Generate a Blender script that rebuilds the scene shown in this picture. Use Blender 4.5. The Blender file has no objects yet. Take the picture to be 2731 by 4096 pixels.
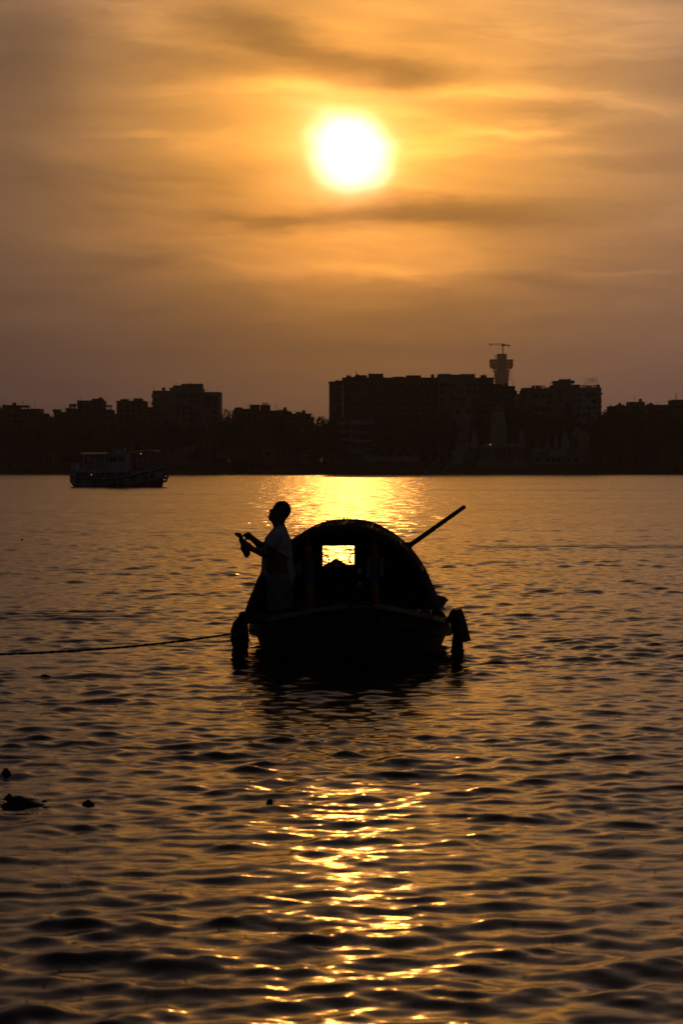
import bpy, bmesh, math, random
import numpy as np
from mathutils import Vector, Matrix

random.seed(7)
S = bpy.context.scene
COL = S.collection
PI = math.pi

# ---------------------------------------------------------------- camera
# photograph: 2731 x 4096, 85 mm equivalent; the true horizon lies at row 1857
FPX = 9672.0          # focal length in photo pixels
HOR = 1857.0          # row of the horizon
CXP = 1365.5
CAM_H = 2.60          # metres above the water
cam_d = bpy.data.cameras.new('camera')
cam = bpy.data.objects.new('camera', cam_d)
COL.objects.link(cam)
cam.location = (0, 0, CAM_H)
cam.rotation_euler = (PI / 2, 0, 0)
cam_d.sensor_fit = 'VERTICAL'
cam_d.sensor_height = 36.0
cam_d.lens = FPX / 4096 * 36.0
cam_d.shift_y = -(2048 - HOR) / 4096
cam_d.clip_start = 0.1
cam_d.clip_end = 20000
cam_d.dof.use_dof = True
cam_d.dof.focus_distance = 50.0
cam_d.dof.aperture_fstop = 5.6
S.camera = cam


def P(px, py, Y):
    """photo pixel at world depth Y -> world point"""
    return Vector(((px - CXP) / FPX * Y, Y, CAM_H - (py - HOR) / FPX * Y))


def XW(px, Y):
    return (px - CXP) / FPX * Y


def ZW(py, Y):
    return CAM_H - (py - HOR) / FPX * Y


# ---------------------------------------------------------------- sky, sun, exposure
SUN_EL = math.radians(7.35)
SKY_STRENGTH = 0.0040
SUN_AZ = 0.0035                     # towards +x from +y
S.view_settings.view_transform = 'Standard'
S.view_settings.look = 'None'
S.view_settings.exposure = 0.0
S.view_settings.gamma = 1.0
S.view_settings.use_curve_mapping = False
S.cycles.use_denoising = True
S.cycles.max_bounces = 6
S.cycles.volume_bounces = 0
S.cycles.sample_clamp_indirect = 8.0


class NG:
    """small helper to write node graphs as expressions"""
    def __init__(self, tree):
        self.t = tree

    def n(self, kind, **kw):
        nd = self.t.nodes.new(kind)
        for k, v in kw.items():
            setattr(nd, k, v)
        return nd

    def put(self, sock, v):
        if hasattr(v, 'is_output') or isinstance(v, bpy.types.NodeSocket):
            self.t.links.new(v, sock)
        else:
            sock.default_value = v

    def m(self, op, a, b=0.0, c=0.0, clamp=False):
        nd = self.n('ShaderNodeMath', operation=op, use_clamp=clamp)
        self.put(nd.inputs[0], a)
        self.put(nd.inputs[1], b)
        self.put(nd.inputs[2], c)
        return nd.outputs[0]

    def add(self, a, b): return self.m('ADD', a, b)
    def sub(self, a, b): return self.m('SUBTRACT', a, b)
    def mul(self, a, b): return self.m('MULTIPLY', a, b)
    def div(self, a, b): return self.m('DIVIDE', a, b)
    def exp(self, a): return self.m('EXPONENT', a)
    def sq(self, a): return self.m('MULTIPLY', a, a)

    def smooth(self, a, lo, hi):
        nd = self.n('ShaderNodeMapRange', interpolation_type='SMOOTHSTEP')
        self.put(nd.inputs[0], a)
        nd.inputs[1].default_value = lo
        nd.inputs[2].default_value = hi
        return nd.outputs[0]

    def vec(self, x, y, z):
        nd = self.n('ShaderNodeCombineXYZ')
        for i, v in enumerate((x, y, z)):
            self.put(nd.inputs[i], v)
        return nd.outputs[0]

    def sep(self, v):
        nd = self.n('ShaderNodeSeparateXYZ')
        self.put(nd.inputs[0], v)
        return nd.outputs

    def vm(self, op, a, b=None, s=None):
        nd = self.n('ShaderNodeVectorMath', operation=op)
        self.put(nd.inputs[0], a)
        if b is not None:
            self.put(nd.inputs[1], b)
        if s is not None:
            self.put(nd.inputs['Scale'], s)
        return nd.outputs['Value'] if op in ('DOT_PRODUCT', 'LENGTH') else nd.outputs[0]

    def noise(self, v, scale, detail=2.0, rough=0.5, dist=0.0):
        nd = self.n('ShaderNodeTexNoise')
        self.put(nd.inputs['Vector'], v)
        self.put(nd.inputs['Scale'], scale)
        nd.inputs['Detail'].default_value = detail
        nd.inputs['Roughness'].default_value = rough
        nd.inputs['Distortion'].default_value = dist
        return nd


W = bpy.data.worlds.new('World')
S.world = W
W.use_nodes = True
W.cycles.sampling_method = 'NONE'
wt = W.node_tree
wt.nodes.clear()
g = NG(wt)
d = g.n('ShaderNodeTexCoord').outputs['Generated']
d = g.vm('NORMALIZE', d)
dx, dy, dz = g.sep(d)
sun_dir = Vector((math.sin(SUN_AZ) * math.cos(SUN_EL), math.cos(SUN_AZ) * math.cos(SUN_EL), math.sin(SUN_EL)))

# the clear air above and behind: Nishita sky, evening sun, dust laden
sky = g.n('ShaderNodeTexSky', sky_type='NISHITA')
sky.sun_disc = False
sky.sun_elevation = SUN_EL
sky.sun_rotation = SUN_AZ
sky.air_density = 1.6
sky.dust_density = 6.0
sky.ozone_density = 1.0

# veil of thin cloud, lit through by the sun: brightness falls off with the angle from the sun
az = g.m('ARCTAN2', dx, dy)
el = g.m('ARCSINE', dz)
U = g.mul(az, 100.0)                 # hundredths of a radian
V = g.mul(el, 100.0)
# soft warping so that no streak is a clean ellipse
wn = g.noise(g.vec(g.mul(U, 0.10), g.mul(V, 0.34), 3.1), 1.0, 5.0, 0.60)
wr, wg_, wb = g.sep(wn.outputs['Color'])
Uw = g.add(U, g.mul(g.sub(wr, 0.5), 8.5))
Vw = g.add(V, g.mul(g.sub(wg_, 0.5), 2.5))


UVw = g.vec(Uw, Vw, 0.0)


def streak(px, py, sx, sy, slope, amp, acc):
    """one soft cloud streak; centre and size given in the photo's 1568-wide scale"""
    mp = g.n('ShaderNodeMapping', vector_type='TEXTURE')
    g.put(mp.inputs[0], UVw)
    mp.inputs[1].default_value = ((px - 784) / 55.53, (1066 - py) / 55.53, 0)
    mp.inputs[2].default_value = (0, 0, math.atan(slope))
    mp.inputs[3].default_value = (sx / 55.53, sy / 55.53, 1)
    q = g.vm('DOT_PRODUCT', mp.outputs[0], mp.outputs[0])
    return g.m('MULTIPLY_ADD', g.m('POWER', 0.36788, q), amp, acc)


STREAKS = [  # px, py, sx, sy, slope(up to the right), log brightness
    (610, 95, 170, 48, -0.22, -0.66), (890, 178, 220, 46, -0.16, -0.92),
    (560, 160, 190, 24, -0.10, -0.35), (1010, 75, 120, 36, 0.05, -0.30),
    (860, 40, 140, 50, 0.0, 0.05), (1330, 60, 330, 90, -0.1, 0.40), (1370, 190, 170, 30, -0.05, -0.18),
    (1150, 220, 240, 20, 0.0, 0.48), (1420, 240, 210, 24, -0.10, 0.42),
    (1220, 298, 170, 16, 0.12, 0.42), (1080, 345, 170, 13, 0.10, 0.15), (1330, 345, 160, 16, 0.06, 0.22),
    (480, 214, 200, 20, 0.0, 0.22), (660, 207, 90, 20, -0.15, 0.2),
    (1500, 320, 130, 50, 0.0, -0.05), (420, 400, 160, 14, 0.0, -0.14), (360, 320, 160, 10, 0.03, 0.16),
    (620, 500, 120, 18, -0.14, -0.40), (880, 498, 250, 32, 0.06, -0.88), (830, 466, 170, 26, 0.0, -0.42), (1180, 495, 200, 38, 0.05, -0.36),
    (820, 575, 260, 40, 0.0, 0.34), (820, 632, 300, 28, 0.0, 0.50), (800, 690, 260, 24, 0.0, 0.16), (340, 605, 150, 20, 0.0, -0.20),
    (1230, 660, 130, 9, -0.05, -0.22), (1490, 641, 130, 5, 0.05, 0.20), (1180, 725, 120, 6, 0.0, 0.14),
    (60, 150, 130, 90, 0.0, -0.36), (40, 320, 110, 120, 0.0, -0.24), (280, 40, 170, 70, -0.1, 0.42),
]
tot = 0.0
for s_ in STREAKS:
    tot = streak(*s_, tot)
# fine fibrous structure everywhere
f1 = g.noise(g.vec(g.mul(U, 0.055), g.mul(V, 0.36), 7.7), 1.0, 6.0, 0.58, 0.6)
f2 = g.noise(g.vec(g.mul(Uw, 0.17), g.mul(g.add(Vw, g.mul(U, 0.05)), 1.2), 1.7), 1.0, 5.0, 0.6, 0.5)
tot = g.mul(tot, g.add(0.35, g.mul(f2.outputs['Fac'], 1.3)))
tot = g.add(tot, g.mul(g.sub(f1.outputs['Fac'], 0.5), 0.95))
tot = g.add(tot, g.mul(g.sub(f2.outputs['Fac'], 0.5), 0.58))
# clouds smear out in the thick air near the horizon
tot = g.mul(tot, g.add(0.25, g.mul(g.smooth(V, 1.5, 7.0), 0.75)))
cloud = g.exp(tot)

cosa = g.vm('DOT_PRODUCT', d, tuple(sun_dir))
ang = g.m('ARCCOSINE', g.m('MINIMUM', cosa, 0.9999999))
# the veil is thinner to the right of the sun than to the left
thin = g.exp(g.mul(g.m('MAXIMUM', g.m('MINIMUM', az, 0.28), -0.28), 1.9))
rag = g.noise(g.vec(g.mul(U, 0.40), g.mul(V, 0.62), 5.0), 1.0, 1.0, 0.5)
angc = g.m('MULTIPLY', ang, g.add(1.0, g.mul(g.sub(rag.outputs['Fac'], 0.5), 0.62)))    # cloud frays the edge of the burnt-out disc
core = g.mul(g.exp(g.mul(g.m('POWER', g.div(angc, 0.0143), 3.4), -1.0)), 3.0)
glow = g.mul(g.exp(g.div(ang, -0.043)), 2.75)
low = g.add(0.36, g.mul(g.smooth(V, 4.6, 12.6), 0.64))                   # thick air reddens and dims the light low down
glow = g.mul(g.mul(glow, cloud), g.mul(low, thin))
veil = g.mul(g.exp(g.mul(tot, 0.75)), thin)
broad = g.mul(g.exp(g.mul(g.sq(g.div(ang, 0.42)), -1.0)), g.mul(veil, 0.106))


def colmul(col, f):
    return g.vm('SCALE', col, s=f)


c_core = g.vm('ADD', colmul((1.0, 0.71, 0.47), core), colmul((1.0, 0.72, 0.56), g.mul(cloud, g.mul(g.exp(g.mul(g.sq(g.div(angc, 0.0210)), -1.0)), 0.36))))
c_glow = g.vec(glow, g.mul(glow, g.add(0.315, g.mul(g.smooth(V, 7.0, 12.5), 0.042))), g.mul(glow, 0.030))
c_broad = g.vec(broad, g.mul(broad, 0.60), g.mul(broad, g.add(0.26, g.mul(g.smooth(ang, 0.04, 0.16), 0.31))))
c_high = (0.0105, 0.0115, 0.0140)          # high thin overcast, the same in every direction
csum = g.vm('ADD', g.vm('ADD', c_core, c_glow), c_broad)
sky_part = g.vm('SCALE', sky.outputs[0], s=g.mul(veil, SKY_STRENGTH))
csum = g.vm('ADD', g.vm('ADD', csum, c_high), sky_part)
bg = g.n('ShaderNodeBackground')
wt.links.new(csum, bg.inputs['Color'])
bg.inputs['Strength'].default_value = 1.0
wo = g.n('ShaderNodeOutputWorld')
wt.links.new(bg.outputs[0], wo.inputs['Surface'])

sun_d = bpy.data.lights.new('sun', 'SUN')
sun_d.energy = 0.040
sun_d.angle = math.radians(0.6)
sun_d.color = (1.0, 0.365, 0.05)
sun = bpy.data.objects.new('sun', sun_d)
COL.objects.link(sun)
sun.rotation_euler = sun_dir.to_track_quat('Z', 'Y').to_euler()

# ---------------------------------------------------------------- helpers


def mat(name, col, rough=0.75, spec=0.3, metal=0.0, var=0.18, scale=3.0, stretch=(1, 1, 1), emit=None, bump=0.0, trans=0.0):
    m = bpy.data.materials.new(name)
    m.use_nodes = True
    t = m.node_tree
    b = t.nodes['Principled BSDF']
    q = NG(t)
    tc = q.n('ShaderNodeTexCoord').outputs['Object']
    mp = q.vm('MULTIPLY', tc, stretch)
    nz = q.noise(mp, scale, 5.0, 0.6)
    r = q.n('ShaderNodeValToRGB')
    e = r.color_ramp.elements
    e[0].position, e[1].position = 0.28, 0.75
    e[0].color = tuple(max(0, c * (1 - 2 * var)) for c in col[:3]) + (1,)
    e[1].color = tuple(min(1, c * (1 + var)) for c in col[:3]) + (1,)
    t.links.new(nz.outputs['Fac'], r.inputs[0])
    t.links.new(r.outputs[0], b.inputs['Base Color'])
    b.inputs['Roughness'].default_value = rough
    b.inputs['Specular IOR Level'].default_value = spec
    b.inputs['Metallic'].default_value = metal
    if trans:
        b.inputs['Transmission Weight'].default_value = trans
    if bump:
        bp = q.n('ShaderNodeBump')
        bp.inputs['Strength'].default_value = 0.6
        bp.inputs['Distance'].default_value = bump
        t.links.new(nz.outputs['Fac'], bp.inputs['Height'])
        t.links.new(bp.outputs[0], b.inputs['Normal'])
    if emit:
        b.inputs['Emission Color'].default_value = tuple(emit[:3]) + (1,)
        b.inputs['Emission Strength'].default_value = emit[3]
    return m


class MB:
    """collects shapes (in world coordinates) and links them as one mesh object"""
    def __init__(self):
        self.v, self.f = [], []

    def raw(self, vs, fs):
        o = len(self.v)
        self.v += [tuple(v) for v in vs]
        self.f += [tuple(i + o for i in f) for f in fs]
        return self

    def box(self, x0, x1, y0, y1, z0, z1):
        vs = [(x, y, z) for z in (z0, z1) for y in (y0, y1) for x in (x0, x1)]
        return self.raw(vs, [(0, 2, 3, 1), (4, 5, 7, 6), (0, 1, 5, 4), (2, 6, 7, 3), (0, 4, 6, 2), (1, 3, 7, 5)])

    def bar(self, a, b, w, h=None, up=(0, 0, 1)):
        """rectangular bar between two points"""
        a, b = Vector(a), Vector(b)
        h = w if h is None else h
        t = (b - a).normalized()
        u = Vector(up)
        if abs(t.dot(u)) > 0.98:
            u = Vector((0, 1, 0))
        s = t.cross(u).normalized()
        u = s.cross(t).normalized()
        vs = []
        for p in (a, b):
            for i, j in ((-1, -1), (1, -1), (1, 1), (-1, 1)):
                vs.append(p + s * (i * w / 2) + u * (j * h / 2))
        return self.raw(vs, [(0, 1, 2, 3), (7, 6, 5, 4), (0, 4, 5, 1), (1, 5, 6, 2), (2, 6, 7, 3), (3, 7, 4, 0)])

    def tube(self, pts, rad, n=8, jitter=0.0, rnd=None):
        pts = [Vector(p) for p in pts]
        rs = rad if isinstance(rad, (list, tuple)) else [rad] * len(pts)
        o = len(self.v)
        u = None
        for i, p in enumerate(pts):
            t = (pts[min(i + 1, len(pts) - 1)] - pts[max(i - 1, 0)]).normalized()
            if u is None:
                u = t.orthogonal().normalized()
            u = (u - t * u.dot(t)).normalized()
            w = t.cross(u)
            for k in range(n):
                a = 2 * PI * k / n
                r = rs[i] * (1 + (rnd.uniform(-jitter, jitter) if jitter else 0))
                self.v.append(tuple(p + (u * math.cos(a) + w * math.sin(a)) * r))
        m = len(pts)
        for i in range(m - 1):
            for k in range(n):
                a, b = o + i * n + k, o + i * n + (k + 1) % n
                self.f.append((a, b, b + n, a + n))
        self.f.append(tuple(o + k for k in range(n))[::-1])
        self.f.append(tuple(o + (m - 1) * n + k for k in range(n)))
        return self

    def lathe(self, cx, cy, prof, n=16, ax=1.0, ay=1.0, rot=0.0):
        """prof: list of (radius, z)"""
        o = len(self.v)
        for r, z in prof:
            for k in range(n):
                a = 2 * PI * k / n + rot
                self.v.append((cx + r * ax * math.cos(a), cy + r * ay * math.sin(a), z))
        for i in range(len(prof) - 1):
            for k in range(n):
                a, b = o + i * n + k, o + i * n + (k + 1) % n
                self.f.append((a, b, b + n, a + n))
        self.f.append(tuple(o + k for k in range(n))[::-1])
        self.f.append(tuple(o + (len(prof) - 1) * n + k for k in range(n)))
        return self

    def sphere(self, c, r, n=8, m=6, sc=(1, 1, 1), jit=0.0, rnd=None):
        o = len(self.v)
        c = Vector(c)
        self.v.append(tuple(c + Vector((0, 0, -r * sc[2]))))
        for i in range(1, m):
            th = PI * i / m
            for k in range(n):
                a = 2 * PI * k / n
                q = r * (1 + (rnd.uniform(-jit, jit) if jit else 0))
                self.v.append(tuple(c + Vector((q * sc[0] * math.sin(th) * math.cos(a), q * sc[1] * math.sin(th) * math.sin(a), -q * sc[2] * math.cos(th)))))
        self.v.append(tuple(c + Vector((0, 0, r * sc[2]))))
        top = len(self.v) - 1
        for k in range(n):
            self.f.append((o, o + 1 + (k + 1) % n, o + 1 + k))
            self.f.append((top, top - n + k, top - n + (k + 1) % n))
        for i in range(m - 2):
            for k in range(n):
                a, b = o + 1 + i * n + k, o + 1 + i * n + (k + 1) % n
                self.f.append((a, b, b + n, a + n))
        return self

    def torus(self, c, R, r, axis='y', n=16, m=8, sy=1.0):
        o = len(self.v)
        c = Vector(c)
        for i in range(n):
            a = 2 * PI * i / n
            for k in range(m):
                b = 2 * PI * k / m
                q = R + r * math.cos(b)
                if axis == 'y':
                    p = Vector((q * math.cos(a), r * sy * math.sin(b), q * math.sin(a)))
                else:
                    p = Vector((q * math.cos(a), q * math.sin(a), r * math.sin(b)))
                self.v.append(tuple(c + p))
        for i in range(n):
            for k in range(m):
                self.f.append((o + i * m + k, o + ((i + 1) % n) * m + k, o + ((i + 1) % n) * m + (k + 1) % m, o + i * m + (k + 1) % m))
        return self

    def build(self, name, material, parent=None, smooth=False, bevel=0.0):
        off = Vector((0, 0, 0))
        if parent is not None:
            p = parent
            while p is not None:
                off += p.location
                p = p.parent
        me = bpy.data.meshes.new(name)
        a = [(v[0] - off.x, v[1] - off.y, v[2] - off.z) for v in self.v]
        me.from_pydata(a, [], self.f)
        me.validate()
        if bevel:
            bm = bmesh.new()
            bm.from_mesh(me)
            bmesh.ops.bevel(bm, geom=bm.edges[:], offset=bevel, segments=1, affect='EDGES', clamp_overlap=True)
            bm.to_mesh(me)
            bm.free()
        if smooth:
            me.polygons.foreach_set('use_smooth', [True] * len(me.polygons))
        me.materials.append(material)
        o = bpy.data.objects.new(name, me)
        COL.objects.link(o)
        if parent is not None:
            o.parent = parent
        return o


def thing(name, loc, label, cat, group=None):
    o = bpy.data.objects.new(name, None)
    COL.objects.link(o)
    o.location = loc
    o.empty_display_size = 0.1
    tag(o, label, cat, group)
    return o


def tag(o, label, cat, group=None):
    o['label'] = label
    o['category'] = cat
    o['kind'] = 'thing'
    if group:
        o['group'] = group
    return o


def struct(o, kind='structure', label=None):
    o['kind'] = kind
    if label:
        o['label'] = label
    return o


def place(o, parent, loc):
    """linked copy of a part at a new place under a parent"""
    c = o.copy()
    COL.objects.link(c)
    c.parent = parent
    c.location = loc
    return c

# ---------------------------------------------------------------- river
BANK_Y = CAM_H * FPX / (1895 - HOR)        # far water's edge, about 660 m


def river():
    rng = np.random.default_rng(11)
    ys = [5.0]
    while ys[-1] < 125:
        ys.append(ys[-1] + max(0.034, ys[-1] * 0.0017))
    near_rows = len(ys)
    while ys[-1] < BANK_Y + 40:
        ys.append(ys[-1] * 1.06)
    ys = [-300.0, -40.0, 0.0] + ys
    ys = np.array(ys)
    nc = 350
    half = 0.150 * np.clip(ys, 0, None) + 3.6
    u = np.linspace(-1, 1, nc)
    X = half[:, None] * u[None, :]
    out = np.array([-3000., -900., -250.])
    X = np.concatenate([np.broadcast_to(out[None, :], (len(ys), 3)), X, np.broadcast_to(-out[::-1][None, :], (len(ys), 3))], axis=1)
    X[:, 2] = np.minimum(X[:, 2], X[:, 3] - 8)
    X[:, -3] = np.maximum(X[:, -3], X[:, -4] + 8)
    Yg = np.broadcast_to(ys[:, None], X.shape).copy()
    Z = np.zeros_like(X)
    # wind waves: many directional components, crests roughly across the view
    n = 120
    lam = np.exp(rng.uniform(np.log(0.13), np.log(1.9), n))
    th = rng.normal(0, np.where(lam > 0.7, 0.52, 0.85), n) + 0.10
    k = 2 * np.pi / lam
    w = np.exp(-((np.log(lam) - np.log(0.38)) / 0.72) ** 2)
    slope = np.sqrt(w)
    slope *= WAVE_SLOPE / np.sqrt((slope ** 2).sum() / 2)
    amp = slope / k
    ph = rng.uniform(0, 2 * np.pi, n)
    # slow patches of rougher and calmer water
    patch = np.zeros_like(X)
    for i in range(9):
        l2 = rng.uniform(4.0, 13.0)
        a2 = rng.uniform(0, 2 * np.pi)
        patch += np.sin(2 * np.pi / l2 * (X * 0.55 * np.cos(a2) + Yg * np.sin(a2)) + rng.uniform(0, 6.28))
    patch = np.clip(0.98 + 0.09 * patch, 0.6, 1.35)
    dyr = np.gradient(ys)
    for i in range(n):
        # fade what the grid cannot carry
        fade = np.clip((lam[i] / np.maximum(dyr, 1e-6) - 2.2) / 2.5, 0, 1)
        Z += (fade[:, None] * amp[i]) * np.sin(k[i] * (X * np.sin(th[i]) - Yg * np.cos(th[i])) + ph[i])
    Z *= patch
    # sharper crests, flatter troughs
    sg_ = Z[(ys > 8) & (ys < 40)].std()
    Z *= 1 + 0.18 * np.clip(Z / sg_, -1.2, 2.4)
    # wakes left by passing boats: short steep trains of ripples lying across the river
    for (yc, x0, x1, wdt, a_, lm, sl) in ((76., 4.0, 30.0, 2.0, 0.035, 1.1, 0.02), (92., -20., 2.0, 2.5, 0.016, 1.3, -0.03), (41.5, -9.0, -3.0, 1.7, 0.026, 0.8, 0.05)):
        yy = Yg - yc - sl * X
        env = np.exp(-(yy / wdt) ** 2) / (1 + np.exp(-(X - x0) * 1.2)) / (1 + np.exp((X - x1) * 1.2))
        Z += a_ * env * np.sin(2 * np.pi / lm * yy + 0.8 * np.sin(X * 0.9))
    edge = np.clip((1 - np.abs(X) / (half[:, None] + 1e-6)) * 14, 0, 1)
    Z *= edge
    far = np.clip((128 - Yg) / 30, 0, 1)
    Z *= far
    Z[Yg < 4.9] = 0
    # gentle rings round the moored hull and its hanging fenders
    for (cx, cy, a_) in ((-1.42, 32.0, 0.012), (1.52, 32.0, 0.02)):
        r = np.hypot(X - cx, Yg - cy)
        Z += a_ * np.exp(-r / 0.7) * np.sin(2 * np.pi * r / 0.42)
    R, Cn = X.shape
    co = np.stack([X, Yg, Z], -1).reshape(-1, 3)
    i = np.arange(R - 1)[:, None] * Cn + np.arange(Cn - 1)[None, :]
    q = np.stack([i, i + 1, i + Cn + 1, i + Cn], -1).reshape(-1, 4)
    me = bpy.data.meshes.new('river')
    me.vertices.add(len(co))
    me.vertices.foreach_set('co', co.ravel().astype(np.float32))
    me.loops.add(q.size)
    me.loops.foreach_set('vertex_index', q.ravel().astype(np.int32))
    me.polygons.add(len(q))
    me.polygons.foreach_set('loop_start', np.arange(0, q.size, 4, dtype=np.int32))
    me.polygons.foreach_set('loop_total', np.full(len(q), 4, dtype=np.int32))
    me.polygons.foreach_set('use_smooth', np.ones(len(q), dtype=bool))
    me.update(calc_edges=True)
    m = bpy.data.materials.new('river_water')
    m.use_nodes = True
    t = m.node_tree
    b = t.nodes['Principled BSDF']
    q_ = NG(t)
    geo = q_.n('ShaderNodeNewGeometry')
    pos, nrm = geo.outputs['Position'], geo.outputs['Normal']
    px, py, pz = q_.sep(pos)
    farf = q_.smooth(py, 55.0, 125.0)
    # small ripples on the modelled waves
    r1 = q_.noise(q_.vec(q_.mul(px, 4.6), q_.mul(py, 10.0), 0.0), 1.0, 4.0, 0.62, 0.5)
    a1, b1, _ = q_.sep(r1.outputs['Color'])
    k1 = q_.add(0.17, q_.mul(farf, 0.03))
    sx1 = q_.mul(q_.sub(a1, 0.5), q_.mul(k1, 1.9))
    sy1 = q_.mul(q_.sub(b1, 0.5), q_.mul(k1, 1.5))
    # far off the waves are finer than the modelled surface: only faces turned to the near shore stay visible
    r2 = q_.noise(q_.vec(q_.mul(px, 0.9), q_.mul(py, 1.3), 4.0), 1.0, 3.0, 0.55)
    a2, b2, _ = q_.sep(r2.outputs['Color'])
    r3 = q_.noise(q_.vec(q_.mul(px, 0.016), q_.mul(py, 0.060), 9.0), 1.0, 5.0, 0.62, 0.5)
    b3 = r3.outputs['Fac']
    sx2 = q_.mul(q_.sub(a2, 0.5), q_.mul(farf, 1.1))
    tilt = q_.add(q_.mul(q_.m('ABSOLUTE', q_.sub(b2, 0.47)), 0.36), q_.mul(q_.sub(b3, 0.42), 0.13))
    tilt = q_.m('MAXIMUM', q_.add(tilt, 0.012), 0.013)
    sy2 = q_.mul(q_.mul(tilt, farf), -1.0)
    off = q_.vec(q_.add(sx1, sx2), q_.add(sy1, sy2), 0.0)
    nn = q_.vm('NORMALIZE', q_.vm('ADD', nrm, off))
    t.links.new(nn, b.inputs['Normal'])
    b.inputs['Base Color'].default_value = (0.030, 0.023, 0.014, 1)
    t.links.new(q_.add(0.115, q_.mul(farf, 0.035)), b.inputs['Roughness'])
    b.inputs['IOR'].default_value = 1.333
    me.materials.append(m)
    o = bpy.data.objects.new('river', me)
    COL.objects.link(o)
    struct(o)
    return o, (X, Yg, Z)


WAVE_SLOPE = 0.124
river_obj, _river_grid = river()
HAZE_DENSITY = 0.00019


# ---------------------------------------------------------------- far bank
M_soil = mat('river_mud', (0.10, 0.075, 0.05), 0.9, 0.2, var=0.35, scale=0.3)
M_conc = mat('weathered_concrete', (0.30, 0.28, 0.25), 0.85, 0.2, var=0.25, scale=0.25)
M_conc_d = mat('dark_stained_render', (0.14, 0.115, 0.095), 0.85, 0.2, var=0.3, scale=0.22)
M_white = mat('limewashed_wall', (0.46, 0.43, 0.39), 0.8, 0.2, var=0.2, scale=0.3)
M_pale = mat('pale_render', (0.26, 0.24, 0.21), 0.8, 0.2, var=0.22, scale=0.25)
M_blue = mat('blue_grey_wash', (0.32, 0.40, 0.46), 0.8, 0.2, var=0.2, scale=0.3)
M_pane = mat('dark_window_glass', (0.03, 0.03, 0.035), 0.15, 0.5, var=0.1)
M_frame = mat('window_frame_paint', (0.20, 0.18, 0.16), 0.7, 0.2, var=0.15)
M_iron = mat('rusty_iron', (0.12, 0.08, 0.06), 0.7, 0.3, var=0.3, scale=2)
M_temple = mat('temple_plaster', (0.42, 0.37, 0.28), 0.8, 0.2, var=0.15, scale=0.4)
M_bark = mat('tree_bark', (0.09, 0.065, 0.045), 0.9, 0.1, var=0.3, scale=1.5)
M_leaf = mat('tree_leaf', (0.055, 0.075, 0.03), 0.7, 0.2, var=0.45, scale=0.5)
M_leaf2 = mat('dark_tree_leaf', (0.04, 0.06, 0.025), 0.7, 0.2, var=0.45, scale=0.5)
M_lamp = mat('lit_lamp', (0.9, 0.5, 0.3), 0.4, 0.3, emit=(1.0, 0.42, 0.2, 0.9))
M_red = mat('red_paint', (0.30, 0.03, 0.02), 0.6, 0.3, var=0.25)

BY = BANK_Y
LAND_Z = 3.0


def land():
    """one sheet: river bed under the near water, sloping mud bank, then ground to the horizon"""
    prof = [(-320, -1.2), (BY - 30, -1.0), (BY - 2, -0.15), (BY + 1.5, 0.35), (BY + 6, 1.6), (BY + 11, 2.6), (BY + 16, LAND_Z), (BY + 400, LAND_Z + 0.3), (9000, LAND_Z + 0.5)]
    rnd = random.Random(3)
    xs = [-6000, -1500, -400] + [-200 + i * 4 for i in range(101)] + [400, 1500, 6000]
    mb = MB()
    for x in xs:
        for j, (y, z) in enumerate(prof):
            jig = rnd.uniform(-1, 1) if 2 <= j <= 6 else 0
            mb.v.append((x, y + jig * 0.8, z + jig * (0.10 if j > 2 else 0.0)))
    n = len(prof)
    for i in range(len(xs) - 1):
        for j in range(n - 1):
            a = i * n + j
            mb.f.append((a, a + n, a + n + 1, a + 1))
    return struct(mb.build('ground', M_soil, smooth=False))


land()

_win = {}
rd = random.Random(5)


def window_mesh(w, h, mf, mp):
    k = (round(w, 2), round(h, 2), mf.name)
    if k not in _win:
        t = 0.09
        f = MB().box(-w / 2, w / 2, -0.10, 0.02, -h / 2, -h / 2 + t).box(-w / 2, w / 2, -0.10, 0.02, h / 2 - t, h / 2)
        f.box(-w / 2, -w / 2 + t, -0.10, 0.02, -h / 2 + t, h / 2 - t).box(w / 2 - t, w / 2, -0.10, 0.02, -h / 2 + t, h / 2 - t)
        f.box(-w / 2 - 0.15, w / 2 + 0.15, -0.42, 0.02, h / 2 + 0.02, h / 2 + 0.12)     # sun shade above
        p = MB().box(-w / 2 + t, w / 2 - t, -0.045, -0.012, -h / 2 + t, h / 2 - t)
        fo = f.build('window', mf)
        po = p.build('pane', mp)
        _win[k] = (fo.data, po.data)
        bpy.data.objects.remove(fo)
        bpy.data.objects.remove(po)
    return _win[k]


def add_window(root, x, y, z, w, h, mf=None):
    fm, pm = window_mesh(w, h, mf or M_frame, M_pane)
    o = bpy.data.objects.new('window', fm)
    COL.objects.link(o)
    o.parent = root
    o.location = Vector((x, y, z)) - root.location
    p = bpy.data.objects.new('pane', pm)
    COL.objects.link(p)
    p.parent = o
    return o


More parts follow.
